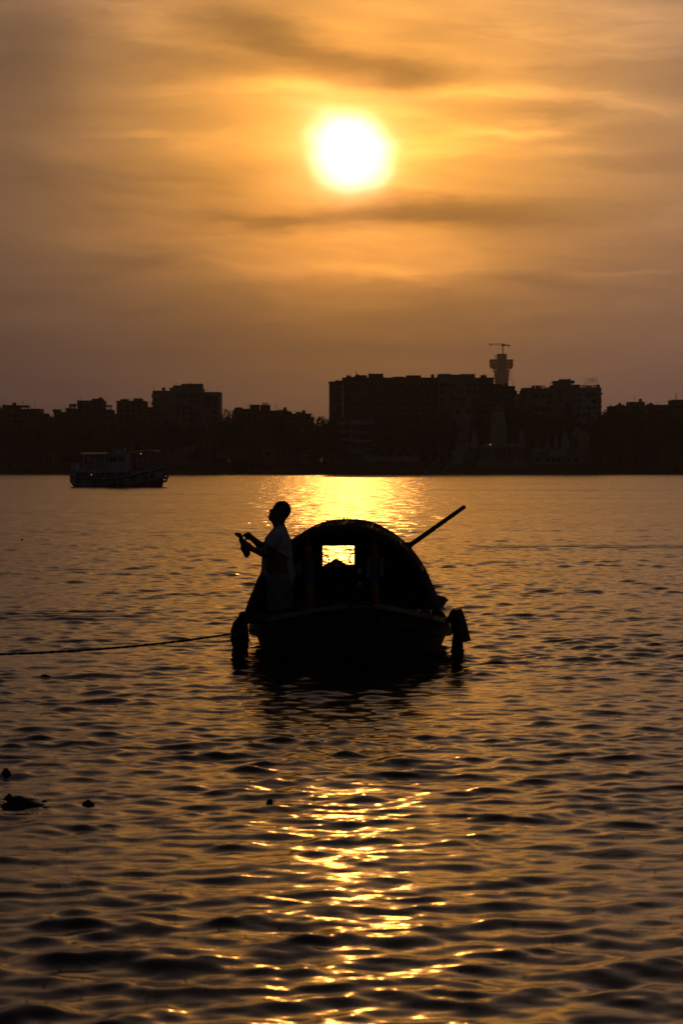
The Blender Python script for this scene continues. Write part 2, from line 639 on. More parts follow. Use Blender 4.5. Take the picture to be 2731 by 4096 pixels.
def building(name, label, dist, blocks, material, wins=(), extra=(), cat='building', group='riverside buildings', rails=()):
    """blocks: (part name, x0, x1, top row, setback m, depth m) in photo pixels at the building's own distance;
    wins: (x0, x1, top row, bottom row, columns, rows, width m, height m, setback)"""
    Y = BY + dist
    xs = [b[1] for b in blocks] + [b[2] for b in blocks]
    root = thing(name, (XW((min(xs) + max(xs)) / 2, Y), Y, LAND_Z), label, cat, group)
    for i, bl in enumerate(blocks):
        pn, x0, x1, top, back, dep = bl[:6]
        mm = bl[6] if len(bl) > 6 else material
        y0 = Y + back
        zt = ZW(top, Y)
        zb = ZW(bl[7], Y) if len(bl) > 7 else LAND_Z - 0.4
        e = 0.004 * i
        o = MB().box(XW(x0, Y), XW(x1, Y), y0 + e, y0 + dep + e, zb, zt).build(pn, mm, root)
        if pn == 'wall':
            t = 0.18
            MB().box(XW(x0, Y) - t, XW(x1, Y) + t, y0 - t, y0 + dep + t, zt + 0.004, zt + 0.16).build('cornice', mm, root)
            wx = XW(x1, Y) - XW(x0, Y)
            if dep > 4 and top < 1700:
                for _ in range(int(wx / 3.2) + 1):      # pipes, tanks and stubs that break the roof line
                    cx_ = rd.uniform(XW(x0, Y) + .3, XW(x1, Y) - .3)
                    q_ = rd.random()
                    if q_ < .5:
                        hh = rd.uniform(.5, 2.2)
                        MB().box(cx_ - .05, cx_ + .05, y0 + .6, y0 + .7, zt + .16, zt + .16 + hh).build('pipe', M_iron, root)
                    elif q_ < .75:
                        MB().lathe(cx_, y0 + 1.4, [(.45, zt + .165), (.5, zt + .3), (.5, zt + .9), (.2, zt + 1.15)], 10).build('water_tank', M_conc_d, root)
                    else:
                        w_ = rd.uniform(.4, 1.3)
                        MB().box(cx_ - w_, cx_ + w_, y0 + .3, y0 + .5, zt + .164, zt + rd.uniform(.45, .95)).build('parapet_stub', mm, root)
    for (x0, x1, t, b, nx, ny, w, h, back) in wins:
        for i in range(nx):
            for j in range(ny):
                if rd.random() < 0.35:
                    continue
                px = x0 + (x1 - x0) * (i + 0.5 + rd.uniform(-.06, .06)) / nx
                py = t + (b - t) * (j + 0.5) / ny
                add_window(root, XW(px, Y), Y + back - 0.025, ZW(py, Y), w, h)
    for e in extra:
        kind = e[0]
        if kind == 'rod':
            _, px, t, b = e
            MB().bar((XW(px, Y), Y + 2, ZW(b, Y) - 0.3), (XW(px, Y), Y + 2, ZW(t, Y)), 0.09).build('antenna', M_iron, root)
        elif kind == 'tank':       # cylindrical roof tank on short legs
            _, x0, x1, t, b = e
            cx, r = XW((x0 + x1) / 2, Y), XW(x1, Y) / 2 - XW(x0, Y) / 2
            zt, zb = ZW(t, Y), ZW(b, Y)
            k = MB().lathe(cx, Y + 3, [(r * 0.96, zb + 0.3), (r, zb + 0.5), (r, zt - 0.35), (r * 0.75, zt - 0.12), (r * 0.3, zt)], 14).build('water_tank', M_conc_d, root)
            for a in (-0.6, 0.6):
                MB().bar((cx + a * r, Y + 3, zb - 0.3), (cx + a * r, Y + 3, zb + 0.4), 0.12).build('tank_leg', M_iron, root)
        elif kind == 'table':      # slab carried on posts, sky shows beneath it
            _, x0, x1, t, m_, b, n = e
            MB().box(XW(x0, Y), XW(x1, Y), Y + 1, Y + 5, ZW(m_, Y), ZW(t, Y)).build('roof_slab', M_conc_d, root)
            for i in range(n):
                px = x0 + (x1 - x0) * (0.04 + 0.92 * i / (n - 1))
                MB().box(XW(px, Y) - 0.16, XW(px, Y) + 0.16, Y + 1.2, Y + 1.5, ZW(b, Y) - 0.2, ZW(m_, Y) - 0.004).build('post', M_conc_d, root)
        elif kind == 'lattice':    # pierced parapet block
            _, x0, x1, t, b, n = e
            for i in range(n + 1):
                px = x0 + (x1 - x0) * i / n
                MB().box(XW(px, Y) - 0.07, XW(px, Y) + 0.07, Y + 0.1, Y + 0.25, ZW(b, Y) - 0.05, ZW(t, Y) + 0.05).build('baluster', M_conc, root)
            for py in (t, (t + b) / 2):
                MB().box(XW(x0, Y) - 0.07, XW(x1, Y) + 0.07, Y + 0.105, Y + 0.245, ZW(py, Y) - 0.05, ZW(py, Y) + 0.09).build('rail', M_conc, root)
        elif kind == 'balcony':
            _, x0, x1, t, b = e
            MB().box(XW(x0, Y), XW(x1, Y), Y - 1.2, Y - 0.02, ZW(b, Y), ZW(b, Y) + 0.15).build('balcony_slab', M_conc, root)
            MB().box(XW(x0, Y), XW(x1, Y), Y - 1.2, Y - 1.08, ZW(b, Y) + 0.154, ZW(t, Y)).build('balcony_wall', M_conc, root)
    return root


RB = 'riverside buildings'
# left of the ferry
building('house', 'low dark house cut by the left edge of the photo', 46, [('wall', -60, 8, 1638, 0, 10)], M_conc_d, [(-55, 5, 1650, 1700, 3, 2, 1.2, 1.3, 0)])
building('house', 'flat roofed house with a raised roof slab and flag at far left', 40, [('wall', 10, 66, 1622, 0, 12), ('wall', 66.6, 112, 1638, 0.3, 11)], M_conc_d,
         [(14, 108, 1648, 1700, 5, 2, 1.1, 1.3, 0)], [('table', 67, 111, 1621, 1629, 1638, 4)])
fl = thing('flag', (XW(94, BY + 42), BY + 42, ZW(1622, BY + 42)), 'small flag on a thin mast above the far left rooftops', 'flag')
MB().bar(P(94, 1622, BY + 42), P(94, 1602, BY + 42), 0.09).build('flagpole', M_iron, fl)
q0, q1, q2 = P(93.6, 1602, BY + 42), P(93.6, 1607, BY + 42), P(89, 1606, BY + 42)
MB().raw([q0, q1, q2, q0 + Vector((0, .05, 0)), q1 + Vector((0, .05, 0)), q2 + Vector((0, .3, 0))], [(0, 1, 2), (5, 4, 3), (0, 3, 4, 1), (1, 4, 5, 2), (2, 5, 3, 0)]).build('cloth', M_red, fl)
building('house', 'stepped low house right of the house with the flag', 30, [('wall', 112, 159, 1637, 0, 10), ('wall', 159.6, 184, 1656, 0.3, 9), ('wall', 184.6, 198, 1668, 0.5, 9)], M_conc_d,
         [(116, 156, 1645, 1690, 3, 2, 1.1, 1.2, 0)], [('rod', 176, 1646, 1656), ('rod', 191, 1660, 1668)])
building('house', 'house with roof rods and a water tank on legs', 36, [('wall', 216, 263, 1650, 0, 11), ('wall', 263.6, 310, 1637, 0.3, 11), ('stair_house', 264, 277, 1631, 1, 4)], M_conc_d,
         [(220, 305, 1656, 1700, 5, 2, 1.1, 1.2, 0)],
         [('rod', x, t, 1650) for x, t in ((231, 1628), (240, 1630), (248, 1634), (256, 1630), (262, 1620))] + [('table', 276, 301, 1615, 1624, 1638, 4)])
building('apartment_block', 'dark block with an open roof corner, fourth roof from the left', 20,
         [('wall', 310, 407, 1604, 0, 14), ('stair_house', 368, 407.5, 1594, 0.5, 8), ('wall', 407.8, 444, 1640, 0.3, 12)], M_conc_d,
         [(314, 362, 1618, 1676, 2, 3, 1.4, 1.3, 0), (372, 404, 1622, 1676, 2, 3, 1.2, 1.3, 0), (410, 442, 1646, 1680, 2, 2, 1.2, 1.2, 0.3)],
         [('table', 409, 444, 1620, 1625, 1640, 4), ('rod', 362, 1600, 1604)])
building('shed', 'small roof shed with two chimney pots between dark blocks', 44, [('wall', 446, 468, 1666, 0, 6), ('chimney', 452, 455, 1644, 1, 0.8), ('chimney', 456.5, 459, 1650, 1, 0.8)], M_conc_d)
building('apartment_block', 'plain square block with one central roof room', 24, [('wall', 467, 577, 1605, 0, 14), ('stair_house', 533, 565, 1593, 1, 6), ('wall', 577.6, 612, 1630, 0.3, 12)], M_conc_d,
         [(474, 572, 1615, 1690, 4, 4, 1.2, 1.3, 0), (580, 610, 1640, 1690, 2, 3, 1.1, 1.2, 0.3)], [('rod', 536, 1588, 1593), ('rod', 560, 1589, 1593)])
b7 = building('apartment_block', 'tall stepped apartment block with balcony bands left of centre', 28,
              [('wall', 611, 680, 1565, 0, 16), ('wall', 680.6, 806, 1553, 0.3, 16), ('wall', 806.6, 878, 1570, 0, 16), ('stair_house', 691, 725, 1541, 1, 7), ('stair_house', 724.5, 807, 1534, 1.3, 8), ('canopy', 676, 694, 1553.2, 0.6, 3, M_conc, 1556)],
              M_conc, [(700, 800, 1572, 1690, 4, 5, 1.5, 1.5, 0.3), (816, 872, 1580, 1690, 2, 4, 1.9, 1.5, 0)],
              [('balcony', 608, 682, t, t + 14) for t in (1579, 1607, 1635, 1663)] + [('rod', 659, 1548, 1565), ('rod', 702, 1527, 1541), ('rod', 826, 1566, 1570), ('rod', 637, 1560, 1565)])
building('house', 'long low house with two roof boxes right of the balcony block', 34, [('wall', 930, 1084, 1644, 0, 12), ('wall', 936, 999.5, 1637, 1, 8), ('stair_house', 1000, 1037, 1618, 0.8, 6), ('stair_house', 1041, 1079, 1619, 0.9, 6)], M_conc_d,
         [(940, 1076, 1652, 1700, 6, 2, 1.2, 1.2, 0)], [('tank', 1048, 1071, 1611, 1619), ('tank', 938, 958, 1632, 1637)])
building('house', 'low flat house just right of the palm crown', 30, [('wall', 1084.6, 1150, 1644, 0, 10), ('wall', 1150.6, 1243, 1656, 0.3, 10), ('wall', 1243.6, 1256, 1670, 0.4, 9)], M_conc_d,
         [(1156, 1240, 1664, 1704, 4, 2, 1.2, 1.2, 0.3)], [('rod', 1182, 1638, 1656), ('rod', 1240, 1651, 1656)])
# the big blocks right of centre
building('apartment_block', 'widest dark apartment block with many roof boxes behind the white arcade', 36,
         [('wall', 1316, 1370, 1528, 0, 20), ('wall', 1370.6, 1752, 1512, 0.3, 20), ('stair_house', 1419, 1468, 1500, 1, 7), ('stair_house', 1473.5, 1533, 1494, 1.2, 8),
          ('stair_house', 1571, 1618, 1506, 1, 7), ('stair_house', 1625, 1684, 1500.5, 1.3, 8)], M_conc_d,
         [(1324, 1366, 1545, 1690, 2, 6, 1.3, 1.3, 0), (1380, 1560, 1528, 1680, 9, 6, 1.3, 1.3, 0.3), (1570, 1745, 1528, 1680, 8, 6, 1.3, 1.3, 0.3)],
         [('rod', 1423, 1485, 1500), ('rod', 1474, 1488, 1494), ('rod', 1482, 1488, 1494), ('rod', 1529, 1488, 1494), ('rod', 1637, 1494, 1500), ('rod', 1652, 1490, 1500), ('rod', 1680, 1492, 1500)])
sl = bpy.data.objects[:]  # roof lean-to of the big block
root = [o for o in sl if o.type == 'EMPTY' and 'widest' in o.get('label', '')][0]
Yb = BY + 36.4
MB().raw([P(1370, 1514, Yb), P(1390, 1507, Yb), P(1418, 1507, Yb), P(1418, 1511, Yb), P(1390, 1510.5, Yb), P(1370, 1517, Yb)] +
         [p + Vector((0, 5, 0)) for p in (P(1370, 1514, Yb), P(1390, 1507, Yb), P(1418, 1507, Yb), P(1418, 1511, Yb), P(1390, 1510.5, Yb), P(1370, 1517, Yb))],
         [(0, 1, 4, 5), (1, 2, 3, 4), (11, 10, 7, 6), (10, 9, 8, 7), (0, 6, 7, 1), (1, 7, 8, 2), (5, 4, 10, 11), (4, 3, 9, 10), (2, 8, 9, 3), (0, 5, 11, 6)]).build('lean_to_roof', M_iron, root)
building('apartment_block', 'paler long apartment block in front of the construction tower', 48,
         [('wall', 1744, 1912, 1512.5, 0, 18, M_pale), ('stair_house', 1752, 1805, 1495, 1, 8, M_pale), ('stair_house', 1805.5, 1839, 1498, 1.4, 7, M_conc), ('stair_house', 1839.5, 1900, 1495.5, 1, 8, M_pale), ('wall', 1912.6, 1974.5, 1512, 0.4, 17, M_conc_d)], M_pale,
         [(1756, 1906, 1528, 1660, 7, 5, 1.3, 1.3, 0), (1916, 1970, 1528, 1660, 3, 5, 1.3, 1.3, 0.4)], [('rod', 1788, 1491, 1495), ('rod', 1933, 1505, 1512), ('rod', 1941, 1505, 1512)])
building('apartment_block', 'lower dark block stepping down below the construction tower', 42, [('wall', 1975, 2005, 1538, 0, 14), ('wall', 2005.6, 2059, 1546, 0.3, 14)], M_conc_d,
         [(1980, 2054, 1560, 1680, 4, 5, 1.2, 1.2, 0.3)], [('rod', 2014, 1541, 1545)])
building('house', 'pale four storey house with banded verandas among the trees', 14,
         [('wall', 1350, 1400, 1683, 0.6, 9, M_conc_d), ('wall', 1400.6, 1496, 1681, 0.3, 9, M_white)], M_white,
         [(1406, 1490, 1692, 1800, 3, 3, 2.0, 1.7, 0.3)],
         [('balcony', 1350, 1399, t, t + 13) for t in (1686, 1719, 1752, 1786)])
building('riverside_arcade', 'long low white arcade wall with posts above the water', 9, [('wall', 1470, 1676, 1828, 0, 5, M_white, 1845), ('back_wall', 1468, 1760, 1800, 6, 1, M_conc_d), ('roof', 1466, 1764, 1806, -0.5, 7.5, M_conc_d, 1811)], M_white,
         cat='arcade', group=None)
ar = [o for o in bpy.data.objects if o.type == 'EMPTY' and o.name == 'riverside_arcade'][0]
for px in (1473, 1507, 1545, 1581, 1616, 1652, 1674, 1720, 1756):
    MB().box(XW(px, BY + 9) - 0.17, XW(px, BY + 9) + 0.17, BY + 9.1, BY + 9.4, ZW(1828 if px < 1690 else 1850, BY + 9) + 0.17, ZW(1811, BY + 9) - 0.004).build('post', M_white, ar)
building('kiosk', 'small white kiosk with a wide window beside the ghat steps', 7, [('wall', 1808, 1850, 1826, 0, 4, M_white), ('roof', 1804, 1858, 1804, -0.6, 5.2, M_white, 1811), ('jamb', 1809, 1812, 1811.4, 0.1, 0.3, M_white, 1826), ('jamb', 1818, 1821, 1811.4, 0.1, 0.3, M_white, 1826), ('jamb', 1843, 1849, 1811.4, 0.1, 0.3, M_white, 1826), ('back_wall', 1809, 1849, 1811.4, 3.6, 0.3, M_white, 1826)],
         M_white, cat='kiosk', group=None)
# right hand complex with the roof sign
b12 = building('apartment_block', 'right hand apartment block with pierced parapets under the roof sign', 32,
               [('wall', 2095, 2124, 1553, 0.2, 12, M_pale), ('wall', 2124.6, 2213, 1556, 0, 14, M_pale), ('wall', 2213.6, 2298, 1540, 0.6, 14, M_conc), ('stair_house', 2218, 2240, 1528, 1, 7, M_conc), ('canopy', 2213, 2241, 1523.6, 0.5, 8, M_conc, 1528),
                ('stair_house', 2240.4, 2283, 1516, 0.8, 8, M_conc), ('stair_house', 2295, 2320, 1538, 1, 5, M_conc_d), ('wall', 2298.6, 2388, 1552, 0.2, 14, M_blue), ('wall', 2388.6, 2404, 1552.5, 0.5, 13, M_pale),
                ('table_slab', 2283.4, 2298, 1521, 1.2, 6, M_conc_d, 1532)], M_pale,
               [(2130, 2208, 1572, 1650, 3, 3, 1.5, 1.4, 0), (2222, 2290, 1556, 1660, 2, 4, 1.7, 1.6, 0.6), (2304, 2384, 1566, 1672, 4, 4, 1.3, 1.3, 0.2)],
               [('lattice', 2126, 2136, 1543, 1555, 3), ('lattice', 2136, 2178, 1543, 1555, 9), ('table', 2180, 2213, 1549, 1551, 1556, 4), ('lattice', 2322, 2342, 1541.5, 1551, 4), ('lattice', 2345, 2363, 1541.5, 1551, 6), ('lattice', 2366, 2386, 1541.5, 1551, 3),
                ('balcony', 2390, 2407, 1572, 1579), ('balcony', 2390, 2404, 1598, 1606), ('balcony', 2390, 2404, 1624, 1632), ('rod', 2241, 1512, 1516), ('rod', 2276, 1512, 1516), ('rod', 2313, 1532, 1538)])
for x0, x1 in ((2124.6, 2136), (2151, 2163), (2342.4, 2345), (2363.4, 2366), (2386, 2388)):
    MB().box(XW(x0, BY + 32), XW(x1, BY + 32), BY + 32.3, BY + 32.6, ZW(1556, BY + 32) + 0.2, ZW(1542, BY + 32)).build('parapet_pier', M_conc, b12)
building('house', 'low house with a see-through window gap left of the sign block', 36, [('wall', 2059.6, 2065, 1577, 0, 8, M_pale), ('wall', 2065, 2073, 1597, 0, 8, M_pale), ('wall', 2077, 2095, 1577, 0, 8, M_pale), ('lintel', 2065, 2077, 1577.2, 0.2, 7, M_pale, 1589)], M_pale)
sg = thing('rooftop_sign', P(2362, 1542, BY + 33), 'framed rooftop name sign on two posts, far right block', 'sign')
YS = BY + 33
for px in (2341.5, 2384):
    MB().bar(P(px, 1552, YS), P(px, 1511.5, YS), 0.10).build('post', M_iron, sg)
for py in (1512, 1531):
    MB().bar(P(2341.5, py, YS), P(2384, py, YS), 0.06).build('rail', M_iron, sg)
for py, x0, x1 in ((1514.2, 2353, 2374), (1527.6, 2351, 2373)):      # rows of small unreadable letters
    x = x0
    rr = random.Random(int(py))
    while x < x1:
        w = rr.uniform(0.8, 1.6)
        MB().box(XW(x, YS), XW(x + w, YS), YS - 0.05, YS + 0.05, ZW(py + 0.9, YS), ZW(py - 0.9 + rr.uniform(0, 0.7), YS)).build('letter', M_iron, sg)
        x += w + 0.5
tx = bpy.data.curves.new('lettering', 'FONT')
tx.body = 'Elite Ganges'
tx.align_x, tx.align_y = 'CENTER', 'CENTER'
tx.size = 0.48
tx.space_character = 0.9
tx.extrude = 0.03
tx.shear = 0.25
tx.offset = 0.012
to = bpy.data.objects.new('lettering', tx)
COL.objects.link(to)
to.parent = sg
to.location = P(2362.5, 1521, YS) - sg.location
to.rotation_euler = (PI / 2, 0, 0)
tx.materials.append(M_iron)
bpy.context.view_layer.update()
tme = bpy.data.meshes.new_from_object(to.evaluated_get(bpy.context.evaluated_depsgraph_get()))
tob = bpy.data.objects.new('lettering', tme)
COL.objects.link(tob)
tob.parent = sg
tob.location = to.location
tob.rotation_euler = to.rotation_euler
bpy.data.objects.remove(to)
tob.name = 'lettering'
# far right roofs
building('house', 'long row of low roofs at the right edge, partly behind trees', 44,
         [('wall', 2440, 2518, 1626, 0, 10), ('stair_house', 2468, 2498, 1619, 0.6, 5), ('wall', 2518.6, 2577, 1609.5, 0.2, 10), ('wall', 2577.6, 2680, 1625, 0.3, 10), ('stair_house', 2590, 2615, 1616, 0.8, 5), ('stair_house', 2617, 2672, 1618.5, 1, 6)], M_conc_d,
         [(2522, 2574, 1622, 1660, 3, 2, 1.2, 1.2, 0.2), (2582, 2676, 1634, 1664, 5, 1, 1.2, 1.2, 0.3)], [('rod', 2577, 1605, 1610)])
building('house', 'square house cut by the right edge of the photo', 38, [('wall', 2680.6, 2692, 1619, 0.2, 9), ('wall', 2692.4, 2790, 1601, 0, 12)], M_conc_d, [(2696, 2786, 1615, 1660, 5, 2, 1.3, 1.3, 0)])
building('hall', 'pale gable ended hall half hidden by trees right of the shrines', 16, [('wall', 2296, 2354, 1738, 0, 9, M_temple)], M_temple, cat='hall', group=None)
hl = [o for o in bpy.data.objects if o.name == 'hall'][0]
Yh = BY + 16
g4 = [P(2287, 1738, Yh), P(2306, 1707, Yh), P(2360, 1738, Yh)]
MB().raw([p + Vector((0, -0.3, 0)) for p in g4] + [p + Vector((0, 9.4, 0)) for p in g4], [(0, 1, 2), (5, 4, 3), (0, 3, 4, 1), (1, 4, 5, 2), (2, 5, 3, 0)]).build('gable_roof', M_temple, hl)


# construction tower and crane, far beyond the river
TY = 2700.0
tw = thing('construction_tower', (XW(2005, TY), TY, LAND_Z), 'unfinished concrete tower with an open windowed head, crane on top', 'tower')


def tbox(pn, x0, x1, t, b, y0, y1, m=M_conc_d):
    return MB().box(XW(x0, TY), XW(x1, TY), TY + y0, TY + y1, ZW(b, TY), ZW(t, TY)).build(pn, m, tw)


tbox('core', 1986, 2024, 1416, 1560, -4, 4)
MB().box(XW(1979, TY), XW(2031, TY), TY - 5, TY + 5, LAND_Z - 0.5, ZW(1530, TY)).build('shaft', M_conc_d, tw)
for s_, xa, xb, xc, xd in ((-1, 1973, 1980, 1979, 1985.8), (1, 2037, 2030, 2031, 2024.2)):
    # flaring side walls with two openings each
    for t, b in ((1474, 1477), (1484, 1488), (1496, 1530)):
        fa = (t - 1474) / 56.0
        fb = (b - 1474) / 56.0
        xo_t, xo_b = xa + (xc - xa) * fa, xa + (xc - xa) * fb
        xi = 1985.8 if s_ < 0 else 2024.2
        vs = [P(xo_t, t, TY), P(xi, t, TY), P(xi, b, TY), P(xo_b, b, TY)]
        MB().raw([v + Vector((0, -4.4, 0)) for v in vs] + [v + Vector((0, 4.4, 0)) for v in vs], [(0, 1, 2, 3), (7, 6, 5, 4), (0, 4, 5, 1), (1, 5, 6, 2), (2, 6, 7, 3), (3, 7, 4, 0)]).build('flared_wall', M_conc_d, tw)
    xo0, xo1 = (1974, 1979) if s_ < 0 else (2031, 2036)
    for k_ in range(2):
        t, b = (1477.2, 1483.8) if k_ == 0 else (1488.2, 1495.8)
        sh = (3 if k_ else 0) * (1 if s_ < 0 else -1) * 0.6
        tbox('pier', xo0 + sh, xo1 + sh, t, b, -4.3, 4.3)
        xi0, xi1 = (1983.5, 1985.9) if s_ < 0 else (2024.1, 2026.5)
        tbox('pier', xi0, xi1, t, b, -4.3, 4.3)
    lo, hi = (1958, 1985.9) if s_ < 0 else (2024.1, 2049)
    tbox('floor_slab', lo, hi, 1438.5, 1443.5, -9, 9)
    tbox('floor_slab', lo + (1 if s_ < 0 else 0), hi, 1453.5, 1459, -9, 9)
    tbox('floor_slab', lo + (5 if s_ < 0 else 0), hi - (0 if s_ < 0 else 3), 1468.5, 1474, -8.8, 8.8)
    cols = (1960.5, 1967, 1972.5, 1978.5, 1984.5) if s_ < 0 else (2028.5, 2035, 2041, 2046.5)
    for cx in cols:
        w = 3.6 if cx in (1960.5, 2046.5) else 1.5
        tbox('mullion', cx - w / 2, cx + w / 2, 1443.6, 1453.4, -8.6, 8.6)
        tbox('mullion', cx - w / 2, cx + w / 2, 1459.1, 1468.4, -8.6, 8.6)
    # scaffold arms
    a = (1960, 1974) if s_ < 0 else (2034, 2050)
    MB().bar(P(a[0], 1485.5, TY), P(a[1], 1485.5, TY), 0.35).build('scaffold_pole', M_iron, tw)
MB().bar(P(1977, 1427, TY), P(1986, 1425.5, TY), 0.6).build('scaffold_pole', M_iron, tw)
MB().bar(P(1977, 1416, TY), P(1977, 1438, TY), 0.25).build('scaffold_pole', M_iron, tw)
MB().bar(P(1981, 1427, TY), P(1981, 1438, TY), 0.25).build('scaffold_pole', M_iron, tw)
MB().bar(P(2042.5, 1487, TY), P(2038, 1523, TY), 0.45).build('hoist_mast', M_iron, tw)
MB().bar(P(2044, 1472, TY), P(2050, 1485, TY), 0.35).build('scaffold_pole', M_iron, tw)
cr = thing('tower_crane', P(2009.5, 1416, TY), 'flat topped tower crane standing on the unfinished tower', 'crane')
ms = MB()
for a, b in ((-0.7, -0.7), (0.7, -0.7), (0.7, 0.7), (-0.7, 0.7)):
    c0, c1 = P(2009.5, 1418, TY), P(2009.5, 1383, TY)
    ms.bar(c0 + Vector((a, b, 0)), c1 + Vector((a, b, 0)), 0.42)
for k in range(8):
    z0, z1 = P(2009.5, 1416 - k * 4.1, TY), P(2009.5, 1416 - (k + 1) * 4.1, TY)
    s_ = -0.7 if k % 2 else 0.7
    for b in (-0.7, 0.7):
        ms.bar(z0 + Vector((s_, b, 0)), z1 + Vector((-s_, b, 0)), 0.22)
ms.build('mast', M_iron, cr)
jb = MB()
for py, yy in ((1375, 0), (1381, -0.7), (1381, 0.7)):
    x_end = 1953
    jb.bar(P(2006, py, TY) + Vector((0, yy, 0)), P(x_end, py - 0.5 if py > 1378 else py, TY) + Vector((0, yy, 0)), 0.26)
for k in range(15):
    xa, xb = 2006 - k * 3.5, 2006 - (k + 1) * 3.5
    jb.bar(P(xa, 1375 if k % 2 else 1381, TY), P(xb, 1381 if k % 2 else 1375, TY), 0.18)
jb.build('jib', M_iron, cr)
MB().bar(P(2018, 1380.5, TY), P(2037, 1381.5, TY), 1.0).build('counter_jib', M_iron, cr)
MB().box(XW(2029.5, TY), XW(2036, TY), TY - 1, TY + 1, ZW(1386, TY), ZW(1378.8, TY)).build('counterweight', M_conc_d, cr)
MB().box(XW(2005, TY), XW(2019, TY), TY - 1.2, TY + 1.2, ZW(1384.4, TY), ZW(1376, TY)).build('slewing_cab', M_iron, cr)
MB().box(XW(1957, TY), XW(1963, TY), TY - 0.8, TY + 0.8, ZW(1379.5, TY), ZW(1375.5, TY)).build('jib_winch', M_iron, cr)
hk = MB().bar(P(1996.5, 1382, TY), P(1996.5, 1393, TY), 0.08)
hk.box(XW(1995.4, TY), XW(1997.6, TY), TY - 0.3, TY + 0.3, ZW(1397, TY), ZW(1393, TY))
hk.build('hook_block', M_iron, cr)


# temple, shrines, statue, ghat
def shikhara(name, label, Y, cx, wbase, wtop, top, base, m, rot=PI / 4, finial=True, cat='temple', group=None, ratha=True):
    ro = thing(name, (XW(cx, Y), Y, ZW(base, Y)), label, cat, group)
    x = XW(cx, Y)
    hb = (wbase / FPX * Y) / 2 / math.cos(rot % (PI / 2) - PI / 4 if rot else PI / 4) if False else (wbase / FPX * Y) / 2
    ht = (wtop / FPX * Y) / 2
    zb, zt = ZW(base, Y), ZW(top, Y)
    prof = []
    for i in range(13):
        f = i / 12
        r = hb + (ht - hb) * (f ** 2.2)
        if f > 0.93:
            r *= 0.90
        prof.append((r, zb + (zt - zb) * f))
    prof.append((ht * 0.6, zt + 0.15))
    MB().lathe(x, Y, prof, 4, rot=rot).build('tower_body', m, ro)
    if ratha:   # projecting middle bands on the two near faces
        for sx in (-1, 1):
            p2 = [(r * 0.18, z) for r, z in prof[:11]]
            mbp = MB()
            n = len(p2)
            vs = []
            for r, z in prof[:11]:
                mid = Vector((x + sx * r * 0.5, Y - r * 0.5, z))
                t_ = Vector((sx * 0.707, 0.707, 0)) * r * 0.24
                nn_ = Vector((sx * 0.707, -0.707, 0)) * 0.22
                vs += [mid - t_ + nn_, mid + t_ + nn_, mid + t_ - nn_, mid - t_ - nn_]
            fs = []
            for i in range(n - 1):
                for k in range(4):
                    a, b = i * 4 + k, i * 4 + (k + 1) % 4
                    fs.append((a, b, b + 4, a + 4))
            fs += [(3, 2, 1, 0), tuple((n - 1) * 4 + k for k in range(4))]
            mbp.raw(vs, fs).build('rib', m, ro)
    if finial:
        MB().lathe(x, Y, [(ht * 0.55, zt + 0.16), (ht * 0.8, zt + 0.35), (ht * 0.85, zt + 0.6), (ht * 0.55, zt + 0.85), (ht * 0.25, zt + 0.95), (ht * 0.3, zt + 1.2), (0.06, zt + 1.5), (0.04, zt + 2.0)], 16).build('finial', m, ro)
    return ro


TYp = BY + 20
tp = shikhara('temple_tower', 'tall pale temple tower with a dark Om sign near its top', TYp, 1992, 92, 60, 1645, 1775, M_temple)
for (px, py, w, h) in ((1974, 1677, 15, 19), (1962, 1733, 9, 7), (1984, 1758, 9, 6)):
    om = MB()
    for k in range(2):
        pts = [P(px - w * 0.30 + w * 0.34 * math.cos(a), py - h * 0.24 + k * h * 0.44 - h * 0.22 * math.sin(a), TYp - (2.2 if h > 10 else 1.9)) for a in [PI * (0.75 - 0.135 * i) for i in range(11)]]
        om.tube(pts, 0.10, 5)
    om.tube([P(px + w * 0.05 + w * 0.05 * i, py + h * (0.02 - 0.12 * math.sin(i * 0.8)), TYp - 2.0) for i in range(8)], 0.09, 5)
    om.tube([P(px + w * (0.05 + 0.07 * i), py - h * (0.42 - 0.03 * (i - 2.5) ** 2), TYp - 2.0) for i in range(6)], 0.07, 5)
    om.build('om_sign' if h > 10 else 'relief_ornament', M_iron, tp)
MB().box(XW(1915, TYp), XW(2087, TYp), TYp - 5.0, TYp + 5.0, ZW(1790, TYp), ZW(1783, TYp)).build('roof_slab', M_temple, tp)
MB().box(XW(1930, TYp), XW(2072, TYp), TYp - 3.2, TYp + 4.6, ZW(1783, TYp) + 0.004, ZW(1774, TYp)).build('plinth', M_temple, tp)
MB().box(XW(1920, TYp), XW(2082, TYp), TYp - 2.0, TYp + 4.6, LAND_Z - 0.4, ZW(1790.2, TYp)).build('hall_wall', M_conc, tp)
for i in range(9):
    px = 1920 + i * 20
    MB().box(XW(px, TYp) - 0.2, XW(px, TYp) + 0.2, TYp - 4.6, TYp - 4.2, LAND_Z - 0.4, ZW(1790, TYp) - 0.004).build('column', M_temple, tp)
lampo = thing('hanging_lamp', P(1960, 1778, TYp - 5.4), 'tiny glowing orange lamp at the foot of the temple tower', 'lamp')
MB().sphere(P(1960, 1778, TYp - 5.4), 0.14, 8, 6).build('bulb', M_lamp, lampo)
MB().bar(P(1960, 1778, TYp - 5.4) + Vector((0, 0, 0.18)), P(1960, 1778, TYp - 5.4) + Vector((0, 0.6, 0.5)), 0.06).build('bracket', M_iron, lampo)
shikhara('shrine_tower', 'small pale shrine tower just left of the temple tower', TYp - 2, 1897, 38, 24, 1741, 1790, M_temple, group='small shrine towers')
shikhara('shrine_tower', 'small pale shrine tower just right of the temple tower', TYp - 2, 2086, 38, 24, 1741, 1790, M_temple, group='small shrine towers')
